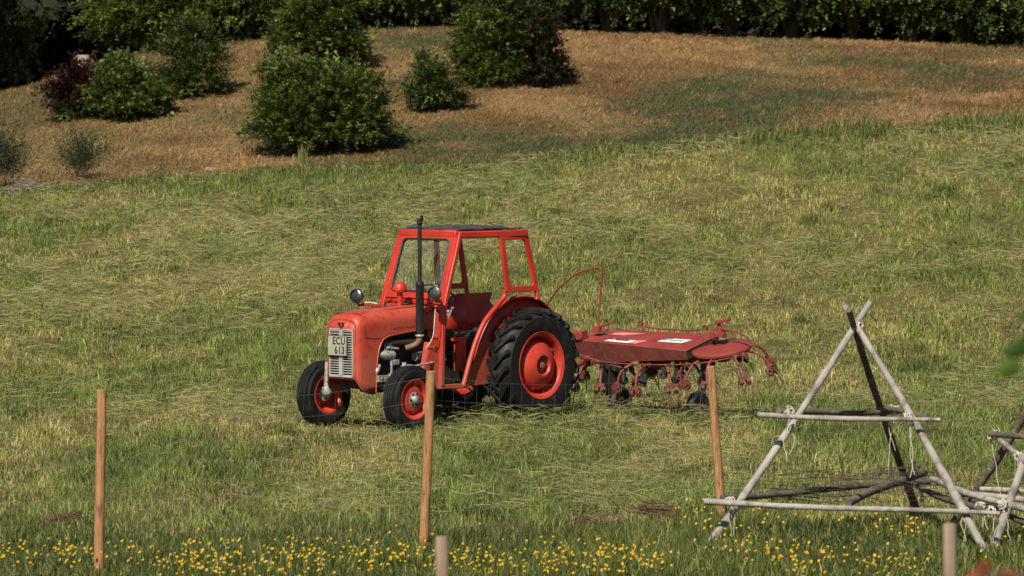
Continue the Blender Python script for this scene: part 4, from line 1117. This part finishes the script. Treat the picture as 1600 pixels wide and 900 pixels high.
# ------------------------------------------------------------------ bushes and trees
def crown_arrays(seed, rad, n_spray, leaf=.075, per=22, pal=((.018, .035, .010), (.060, .095, .020)), inner=.40, spray=.36, up=.25, cz=0.0, lump=.5, tip=(.23, .28, .08), low=-.75, droop=.0, pad=.135):
    r = np.random.RandomState(seed)
    rad = np.asarray(rad, float)
    per_pad = 8; nb = max(8, int(n_spray * 1.45) // per_pad)
    d = r.normal(0, 1, (nb * 4, 3)); d /= np.linalg.norm(d, axis=1)[:, None]
    d = d[d[:, 2] > low][:nb]; nb = len(d)
    lob = r.normal(0, 1, (11, 3)); lob /= np.linalg.norm(lob, axis=1)[:, None]
    dot = np.clip(d @ lob.T, 0, 1) ** 6
    sc = 1 - lump * .55 + lump * dot.max(1)
    rr = inner + (1 - inner) * r.rand(nb) ** .40
    pc = d * rad[None] * (sc * rr)[:, None]
    shade = np.clip(r.beta(1.7, 2.0, nb), 0, 1)                # colour of each bough
    psz = pad * r.uniform(.7, 1.4, nb) * (rad.mean() ** .5)
    n = nb * per_pad
    D = np.repeat(d, per_pad, 0)
    off = r.normal(0, 1, (n, 3)) * np.array([1, 1, .42]) * np.repeat(psz, per_pad)[:, None]
    c = np.repeat(pc, per_pad, 0) + off
    axis = D * .8 + off / (np.repeat(psz, per_pad)[:, None] + 1e-6) * .45 + r.normal(0, .22, (n, 3)); axis[:, 2] = axis[:, 2] * .7 + up - droop; axis /= np.linalg.norm(axis, axis=1)[:, None]
    side = np.cross(axis, np.array([0, 0, 1.0])); side /= np.linalg.norm(side, axis=1)[:, None] + 1e-6
    nor = np.cross(side, axis)
    L_ = spray * r.uniform(.5, 1.25, n) * np.where(r.rand(n) < .10, 1.9, 1.0)
    t = r.rand(n, per); s = np.where(r.rand(n, per) < .5, -1, 1) * r.rand(n, per)
    w = L_[:, None] * .32 * (1.05 - t)
    cen = c[:, None] + axis[:, None] * (t * L_[:, None])[..., None] + side[:, None] * (s * w)[..., None] + nor[:, None] * (r.normal(0, .025, (n, per)) - .16 * L_[:, None] * t * t)[..., None]
    ld = axis[:, None] * .75 + side[:, None] * (np.sign(s) * .65)[..., None] + r.normal(0, .35, (n, per, 3)); ld /= np.linalg.norm(ld, axis=2)[..., None]
    ln = nor[:, None] + r.normal(0, .28, (n, per, 3)); lw = np.cross(ld, ln); lw /= np.linalg.norm(lw, axis=2)[..., None] + 1e-6
    ls = leaf * r.uniform(.6, 1.3, (n, per, 1))
    V = np.stack([cen - ld * ls * .5, cen + lw * ls * .30, cen + ld * ls * .6, cen - lw * ls * .30], 2).reshape(-1, 3)
    V[:, 2] += cz
    b = (np.arange(n * per) * 4)[:, None]
    T = np.concatenate([b + np.array([[0, 1, 2]]), b + np.array([[0, 2, 3]])], 1).reshape(-1, 3)
    ks = np.clip(np.repeat(shade, per_pad) + r.normal(0, .12, n), 0, 1)
    col = mixc(pal[0], pal[1], ks)[:, None] * r.uniform(.75, 1.3, (n, per, 1))
    yng = (r.rand(n) < .22)[:, None] & (t > .5)
    col[yng] = np.asarray(tip) * r.uniform(.7, 1.15, (yng.sum(), 1))
    C = np.repeat(col.reshape(-1, 3), 4, 0)
    return V, T, C
def limbs(seed, hgt, rad, n, r0):
    rs = random.Random(seed); m = MB()
    for k in range(n):
        a = 6.283 * k / n + rs.uniform(-.3, .3); e = rs.uniform(.55, .9)
        pts = [Vector((rs.uniform(-.1, .1), rs.uniform(-.1, .1), -.15))]
        tx_ = Vector((math.cos(a) * rad * e, math.sin(a) * rad * e, hgt * rs.uniform(.55, .95)))
        for t in (.3, .6, 1.0): pts.append(tx_ * t * Vector((1, 1, 1)).length / 1.732 + Vector((rs.uniform(-.12, .12), rs.uniform(-.12, .12), hgt * .12 * math.sin(t * 3.1))))
        m.tube(pts, [r0, r0 * .75, r0 * .5, r0 * .2], 7, smooth_path=1)
    return m
def bush(name, label, cat, px, py, blobs, seed, limb=(7, .045), group=None, **kw):
    """blobs: (dx, dy, dz, rx, ry, rz, sprays, overrides)"""
    e = empty(name, (px, py, gz(px, py)), 0); tag(e, label, cat, group)
    P = []; top = 0; wid = 0
    for i, b in enumerate(blobs):
        k2 = dict(kw); k2.update(b[7] if len(b) > 7 else {})
        v, t, c = crown_arrays(seed * 13 + i, [q * .80 for q in b[3:6]], b[6], **k2)
        v = v + np.array(b[:3])[None]; P.append((v, t, c)); top = max(top, b[2] + b[5]); wid = max(wid, b[3])
    V, T, C = join(P)
    gl = height(V[:, 0] + px, V[:, 1] + py) - e.location.z
    V[:, 2] = np.maximum(V[:, 2], gl + .02)
    np_mesh('crown', V, T, C, M['leaf'], e)
    limbs(seed, top * .8, wid * .7, limb[0], limb[1]).build('stem', M['bark'], e)
    return e
DG = ((.022, .040, .013), (.110, .150, .045))
YG = ((.028, .050, .015), (.140, .185, .052))
bush('bush', 'largest round dark green bush, standing alone at the foot of the hillside', 'bush', -4.08, 91.9, [(0, 0, .80, 1.55, 1.4, 1.12, 800, dict(low=-.45)), (-.45, -.1, 1.35, .62, .6, .60, 200), (.62, -.2, 1.15, .80, .7, .68, 240), (-.62, .1, 1.10, .80, .7, .66, 220), (.62, -.3, .42, 1.05, .9, .60, 320, dict(low=-.4)), (-.70, -.3, .42, 1.0, .8, .60, 320, dict(low=-.4)), (0, -.5, .30, 1.3, .6, .40, 260, dict(low=-.3)), (-1.0, 0, 1.80, .24, .24, .45, 60)], 3, pal=YG, leaf=.075, spray=.36, limb=(9, .05))
bush('small_tree', 'spreading green small tree rising directly behind the largest bush', 'tree', -4.62, 103.2, [(.1, 0, 1.10, .98, .9, .95, 560), (.25, 0, .45, .85, .6, .5, 220), (-.75, -.3, .5, .35, .3, .5, 90)], 4, pal=((.026, .046, .014), (.125, .165, .045)), leaf=.085, limb=(6, .05))
bush('bush', 'low feathery evergreen bush with upright leader shoots, left of the broad yew', 'bush', -1.80, 96.9, [(0, 0, .50, .52, .5, .50, 300), (-.24, 0, .98, .10, .10, .40, 40), (-.02, 0, 1.08, .08, .08, .34, 30), (.35, -.1, .32, .35, .3, .26, 70)], 5, pal=((.022, .042, .015), (.100, .150, .046)), leaf=.055, per=30, spray=.30, droop=.12, limb=(5, .03))
bush('yew', 'broad dark evergreen yew reaching up to the hedge behind it', 'tree', -.30, 100.2, [(-.05, 0, .85, .98, .9, 1.1, 700, dict(low=-.5)), (.0, 0, 1.9, .72, .7, .8, 360), (-.50, -.1, .60, .55, .5, .6, 200), (-.1, -.3, .25, .95, .6, .35, 240, dict(low=-.3))], 6, pal=((.018, .038, .011), (.12, .170, .040)), leaf=.062, per=28, spray=.36, limb=(7, .06))
bush('bush', 'reddish tinged dark leafy bush growing into the right side of the yew', 'bush', .55, 99.9, [(0, 0, .80, .52, .5, 1.05, 320, dict(low=-.5)), (.28, -.1, .35, .42, .35, .4, 140, dict(low=-.3))], 7, pal=((.016, .024, .012), (.050, .060, .026)), tip=(.12, .075, .035), leaf=.085, limb=(6, .04))
bush('bush', 'dark purple leaved bush beside the stump', 'bush', -10.08, 99.0, [(-.10, .1, .58, .58, .5, .58, 300), (.2, .1, .85, .4, .4, .4, 120), (-.05, 0, .25, .4, .35, .25, 90, dict(pal=DG, tip=(.1, .14, .03)))], 8, pal=((.014, .006, .007), (.045, .018, .019)), tip=(.09, .03, .03), leaf=.065, spray=.36, limb=(6, .035))
bush('bush', 'bright green leafy bush in front of the purple bush', 'bush', -8.86, 98.4, [(0, 0, .50, .92, .8, .72, 430, dict(low=-.4)), (-.1, 0, 1.0, .4, .4, .38, 110), (.50, 0, .34, .48, .4, .38, 140), (0, -.3, .2, .85, .5, .3, 160, dict(low=-.3))], 9, pal=YG, leaf=.085, limb=(6, .04))
bush('bush', 'olive green airy bush at mid slope, right of the bright green bush', 'bush', -7.45, 100.5, [(0, 0, .62, .80, .6, .72, 380, dict(low=-.5)), (-.15, 0, 1.30, .35, .3, .45, 100), (-.40, -.2, .3, .45, .35, .4, 130), (.2, -.2, .25, .6, .4, .3, 120)], 10, pal=((.026, .044, .016), (.105, .140, .046)), leaf=.065, spray=.42, limb=(7, .035))
bush('broom_bush', 'upright wispy dark broom bush at the foot of the slope', 'bush', -8.98, 89.35, [(0, 0, .30, .36, .3, .34, 110), (.10, 0, .55, .22, .2, .3, 40)], 12, pal=((.022, .034, .016), (.055, .070, .030)), tip=(.08, .09, .04), leaf=.036, spray=.62, up=1.5, pad=.2, lump=.8, inner=.1, limb=(14, .009))
bush('weed_clump', 'tall grey green weeds at the west end of the field edge', 'plant', -10.42, 88.6, [(0, 0, .45, .40, .35, .48, 120), (-.3, 0, .7, .2, .2, .4, 40)], 13, pal=((.026, .036, .020), (.07, .085, .045)), tip=(.12, .12, .07), leaf=.04, spray=.62, up=1.6, pad=.22, lump=.8, inner=.1, limb=(12, .008))
# hedge along the crest: trees with crowns of their own, behind one another
HT = [(-9.35, 111.6, 1.55, 2.2, 20), (-7.75, 112.2, 1.45, 2.4, 21), (-6.2, 111.0, 1.35, 2.2, 22), (-4.2, 113.6, 1.6, 2.6, 23), (-2.6, 112.6, 1.35, 2.4, 20), (-1.0, 113.8, 1.6, 2.7, 21), (.95, 113.0, 1.5, 2.5, 22), (2.5, 112.4, 1.25, 2.3, 23), (3.9, 112.2, 1.5, 2.5, 20), (5.7, 112.5, 1.5, 2.5, 21), (7.3, 112.3, 1.4, 2.4, 23), (8.9, 112.6, 1.5, 2.6, 22), (10.5, 112.1, 1.5, 2.5, 20), (12.0, 111.8, 1.35, 2.4, 21), (13.4, 111.5, 1.5, 2.6, 23), (15.4, 112.0, 1.6, 2.6, 22), (17.5, 112.0, 1.6, 2.6, 20)]
WHERE = ['westernmost hedge tree, its drooping crown close to the pale stump', 'hedge tree above the olive green airy bush on the slope', 'low spreading hedge tree with crown touching the slope, left of the small tree', 'hedge tree directly above the small tree and the largest bush', 'hedge tree over the bare brown turf between the largest bush and the yew', 'dark hedge tree standing straight behind the yew', 'hedge tree just right of the yew, behind its reddish neighbour', 'narrow hedge tree, the second to the right of the yew', 'hedge tree with a deep shadow gap beneath it, left of the hill centre', 'broad hedge tree above the left part of the green turf patch', 'hedge tree above the middle of the green turf patch', 'hedge tree above the right part of the green turf patch', 'hedge tree right of the green turf patch, its low boughs hanging over the turf', 'hedge tree, next to last towards the right picture edge', 'hedge tree at the right picture edge, its foliage touching the ground', 'hedge tree beyond the right picture edge', 'hedge tree farthest beyond the right picture edge']
CR = {}
for s, pal in ((20, YG), (21, DG), (22, ((.024, .046, .012), (.10, .145, .032))), (23, ((.020, .038, .012), (.085, .12, .034)))):
    P = []
    for i, b in enumerate(((0, 0, 0, 1.0, .95, .75, 560), (.35, -.3, -.45, .62, .55, .38, 240), (-.4, -.35, -.42, .6, .5, .36, 240), (0, -.55, -.28, .6, .45, .45, 240), (.1, .1, .5, .75, .7, .6, 300))):
        v, t, c = crown_arrays(s * 7 + i, b[3:6], b[6], pal=pal, leaf=.062, spray=.30, per=22, droop=.25, low=-.95, tip=(.22, .27, .07), pad=.16)
        P.append((v + np.array(b[:3])[None], t, c))
    CR[s] = join(P)
crown_mesh = {}; trunk_mesh = {}
def hedge_tree(x, y, rx, hz, s, label, group='hedge trees along the crest', name='hedge_tree', lift=.10):
    e = empty(name, (x, y, gz(x, y)), 0); tag(e, label, 'tree', group)
    if s not in crown_mesh:
        o = np_mesh('crown', *CR[s], M['leaf'], e); crown_mesh[s] = o.data
        t = limbs(s, 1.6, .6, 5, .05); t.tube([(0, 0, -.3), (.03, 0, .5), (0, .03, 1.2)], [.10, .08, .05], 9); tr = t.build('trunk', M['bark'], e); trunk_mesh[s] = tr.data
    else:
        o = bpy.data.objects.new('crown', crown_mesh[s]); COL.objects.link(o); o.parent = e
        tr = bpy.data.objects.new('trunk', trunk_mesh[s]); COL.objects.link(tr); tr.parent = e
    k = rx; o.scale = (k, k, hz * .62); o.location = (0, 0, hz * .62 * .90 + lift)
    o.rotation_euler = (0, 0, [0, .35, -.4, .2, -.25][int(abs(x) * 10) % 5])
    tr.scale = (k, k, hz * .7)
for i, ((x, y, rx, hz, s), w) in enumerate(zip(HT, WHERE)): hedge_tree(x, y + (.5 if i > 6 else 0), rx, hz, s, w, lift=(.28 if i > 6 else 0) + (.12, .20, .05, .25, .30, .3, .42, .30, .48, .36, .22, .40, .30, .16, .08, .2, .2)[i])
for (x, y, rx, hz, s), w in zip([(-17.2, 111.5, 2.6, 7.5, 20), (-15.6, 117.0, 2.0, 8.0, 23), (-20.5, 114, 2.6, 7.0, 21)], ['tall tree at the west end, nearest of three beyond the left picture edge', 'tall tree at the west end, farthest of three beyond the left picture edge', 'tall tree at the west end, middle of three beyond the left picture edge']): hedge_tree(x, y, rx, hz, s, w, 'tall trees beyond the left picture edge', 'tall_tree')  # added out of view to cast shade on the wood in the hollow
# far wood that closes the view behind the hedge and in the hollow to the west; its shade is put into the leaf colours
P = []
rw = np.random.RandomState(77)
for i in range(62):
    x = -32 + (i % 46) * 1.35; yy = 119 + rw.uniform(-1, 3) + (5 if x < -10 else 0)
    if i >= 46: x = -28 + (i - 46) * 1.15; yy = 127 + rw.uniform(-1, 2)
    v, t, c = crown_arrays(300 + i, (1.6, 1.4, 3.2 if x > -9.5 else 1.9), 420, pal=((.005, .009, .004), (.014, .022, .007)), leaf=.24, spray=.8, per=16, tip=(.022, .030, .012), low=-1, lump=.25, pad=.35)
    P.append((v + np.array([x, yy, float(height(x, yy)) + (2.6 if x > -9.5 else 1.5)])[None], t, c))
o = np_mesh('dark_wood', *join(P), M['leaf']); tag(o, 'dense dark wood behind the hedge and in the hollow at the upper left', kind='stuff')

# ------------------------------------------------------------------ small things on the slope and in the field
m = MB(); rs = random.Random(8); n = 18; prof = []
for (z, r) in ((-.3, .30), (0, .25), (.15, .22), (.36, .205), (.38, .19)): prof.append((r, z))
m.lathe(prof, (0, 0, 0), (0, 0, 1), n)
m.v = [(v[0] * (1 + .10 * math.sin(5 * math.atan2(v[1], v[0]))), v[1] * (1 + .08 * math.cos(4 * math.atan2(v[1], v[0]))), v[2]) for v in m.v]
o = m.build('tree_stump', M['stumpwood'], None, angle=40, bevel=.01); o.location = (-10.95, 109.6, gz(-10.95, 109.6)); tag(o, 'pale grey sawn tree stump on the brow of the hill', 'stump')
def rock(x, y, s, mat, name, label, cat, seed):
    import bmesh
    b = bmesh.new(); bmesh.ops.create_icosphere(b, subdivisions=3, radius=1)
    r = np.random.RandomState(seed); q = r.normal(0, 1, (14, 3)); q /= np.linalg.norm(q, axis=1)[:, None]; off = r.uniform(.65, .95, 14)
    for v in b.verts:
        c = np.array(v.co)
        for k in range(14):
            dd = c @ q[k]
            if dd > off[k]: c = c - q[k] * (dd - off[k])
        v.co = Vector((c[0] * s[0], c[1] * s[1], c[2] * s[2]))
    me = bpy.data.meshes.new(name); b.to_mesh(me); b.free(); me.materials.append(mat)
    o = bpy.data.objects.new(name, me); COL.objects.link(o); o.location = (x, y, gz(x, y) + s[2] * .3); o.rotation_euler = (0, 0, seed)
    return tag(o, label, cat)
rock(-10.15, 109.9, (.14, .12, .09), M['stone'], 'stone', 'small pale stone on the brow beside the stump', 'stone', 1)
rock(-8.98, 105.3, (.20, .17, .17), M['bluestone'], 'boulder', 'dark blue grey boulder behind the bright green bush', 'boulder', 2)
rock(-6.33, 89.95, (.17, .13, .05), M['stumpwood'], 'stone', 'flat tan stone half sunk at the foot of the slope', 'stone', 3)
rock(-.755, 50.75, (.13, .10, .05), M['rustpipe'], 'clod', 'orange brown clod of earth lying between the tractor wheels', 'clod', 4)
def straw_heap(x, y, sx, sy, hz, n, pal, name, label, seed):
    r = np.random.RandomState(seed); px_ = r.normal(0, sx, n); py_ = r.normal(0, sy, n)
    zt = hz * np.exp(-(px_ / sx) ** 2 * .6 - (py_ / sy) ** 2 * .6) * r.rand(n) ** .6
    a = r.uniform(0, 6.28, n); L_ = r.uniform(.10, .30, n)
    d = np.stack([np.cos(a), np.sin(a), r.normal(0, .3, n)], -1) * (L_ * .5)[:, None]
    c = np.stack([px_, py_, zt + .02], -1); s = np.stack([-np.sin(a) * .3, np.cos(a) * .3, np.full(n, .9)], -1) * .004
    V = np.stack([c - d - s, c - d + s, c + d - s, c + d + s], 1).reshape(-1, 3)
    b = (np.arange(n) * 4)[:, None]; T = np.concatenate([b + np.array([[0, 2, 1]]), b + np.array([[1, 2, 3]])], 1).reshape(-1, 3)
    C = np.repeat(mixc(pal[0], pal[1], r.rand(n)), 4, 0)
    o = np_mesh(name, V, T, C, M['hay']); o.location = (x, y, gz(x, y)); return tag(o, label, 'hay')
straw_heap(1.28, 38.6, .13, .11, .13, 800, ((.06, .035, .02), (.22, .14, .07)), 'hay_clump', 'brown tangled clump of old hay at the edge of the long grass', 5)
straw_heap(.72, 38.1, .09, .08, .06, 350, ((.12, .07, .04), (.26, .17, .09)), 'hay_clump', 'flat reddish tuft of dead grass left of the brown hay clump', 6)
straw_heap(-3.95, 37.9, .10, .10, .06, 400, ((.06, .03, .02), (.18, .09, .05)), 'hay_clump', 'small dark brown dead tuft near the west end of the fence', 7)
straw_heap(-9.95, 88.1, .22, .15, .22, 500, ((.16, .12, .09), (.34, .28, .22)), 'dead_stalks', 'bleached dead stalks at the foot of the slope beside the weeds', 9)
r = np.random.RandomState(4)
o = np_mesh('tall_reed', *blades(r.normal(-4.38, .05, 60), r.normal(89.7, .05, 60), r.uniform(.22, .50, 60), .013, mixc((.09, .13, .03), (.22, .24, .07), r.rand(60)), .14, 91), M['grass'])
tag(o, 'tall pale green grass clump standing before the largest bush', 'plant')
# sapling close to the camera, only a leafy twig of it reaches into the picture
SP = empty('sapling', (1.62, 9.0, gz(1.62, 9.0))); tag(SP, 'blurred sapling close by at the right edge, with a rust red leaf', 'sapling')
zb = SP.location.z
m = MB(); m.tube([(0, 0, -.2), (.02, .02, 1.2), (-.02, 0, 2.4), (.03, 0, 3.3), (.02, 0, 4.0)], [.035, .03, .024, .016, .006], 10, smooth_path=1)
m.tube([(-.01, 0, 2.6), (-.22, 0, 3.0), (-.48, 0, 3.26 - zb)], [.012, .009, .004], 7, smooth_path=1); m.tube([(0, 0, 2.0), (-.25, 0, 2.5), (-.50, 0, 2.76 - zb), (-.64, 0, 2.765 - zb)], [.011, .008, .006, .003], 7, smooth_path=1)
m.build('stem', M['bark'], SP)
def leaves(pts, size, cols, name, seed):
    r = np.random.RandomState(seed); V = []; T = []; C = []
    for p in pts:
        a = r.uniform(0, 6.28); d = np.array([math.cos(a), .4 * math.sin(a), r.uniform(-.6, .3)]); d /= np.linalg.norm(d); n_ = np.array([r.uniform(-.4, .4), -1, r.uniform(0, .8)]); w = np.cross(d, n_); w /= np.linalg.norm(w)
        s = size * r.uniform(.8, 1.2); c = np.array(p); k = len(V); bend = np.array([0, .012, 0])
        V += [c, c + d * s * .35 + w * s * .32 + bend, c + d * s * .7 + w * s * .26 + bend, c + d * s, c + d * s * .7 - w * s * .26 + bend, c + d * s * .35 - w * s * .32 + bend, c + d * s * .5]
        for q in range(6): T.append((k + q, k + (q + 1) % 6, k + 6))
        C += [np.array(cols[r.randint(len(cols))]) * r.uniform(.8, 1.2)] * 7
    return np_mesh(name, np.array(V), np.array(T), np.array(C), M['leaf'], SP)
rl = np.random.RandomState(12)
gp_ = [(-.52 + rl.uniform(-.03, .05), rl.uniform(-.04, .04), 3.26 - zb + rl.uniform(-.06, .06)) for _ in range(9)] + [(rl.uniform(-.4, .35), rl.uniform(-.3, .3), rl.uniform(2.4, 4.0)) for _ in range(150)]
gp_ = [p for p in gp_ if not (p[0] < -.46 and not (3.15 < p[2] + zb < 3.36))]
leaves(gp_, .065, ((.035, .075, .012), (.060, .11, .018)), 'foliage', 1)
leaves([(-.62, 0, 2.765 - zb), (-.64, 0, 2.775 - zb), (-.60, 0, 2.76 - zb)], .06, ((.30, .075, .025),), 'red_leaf', 2)
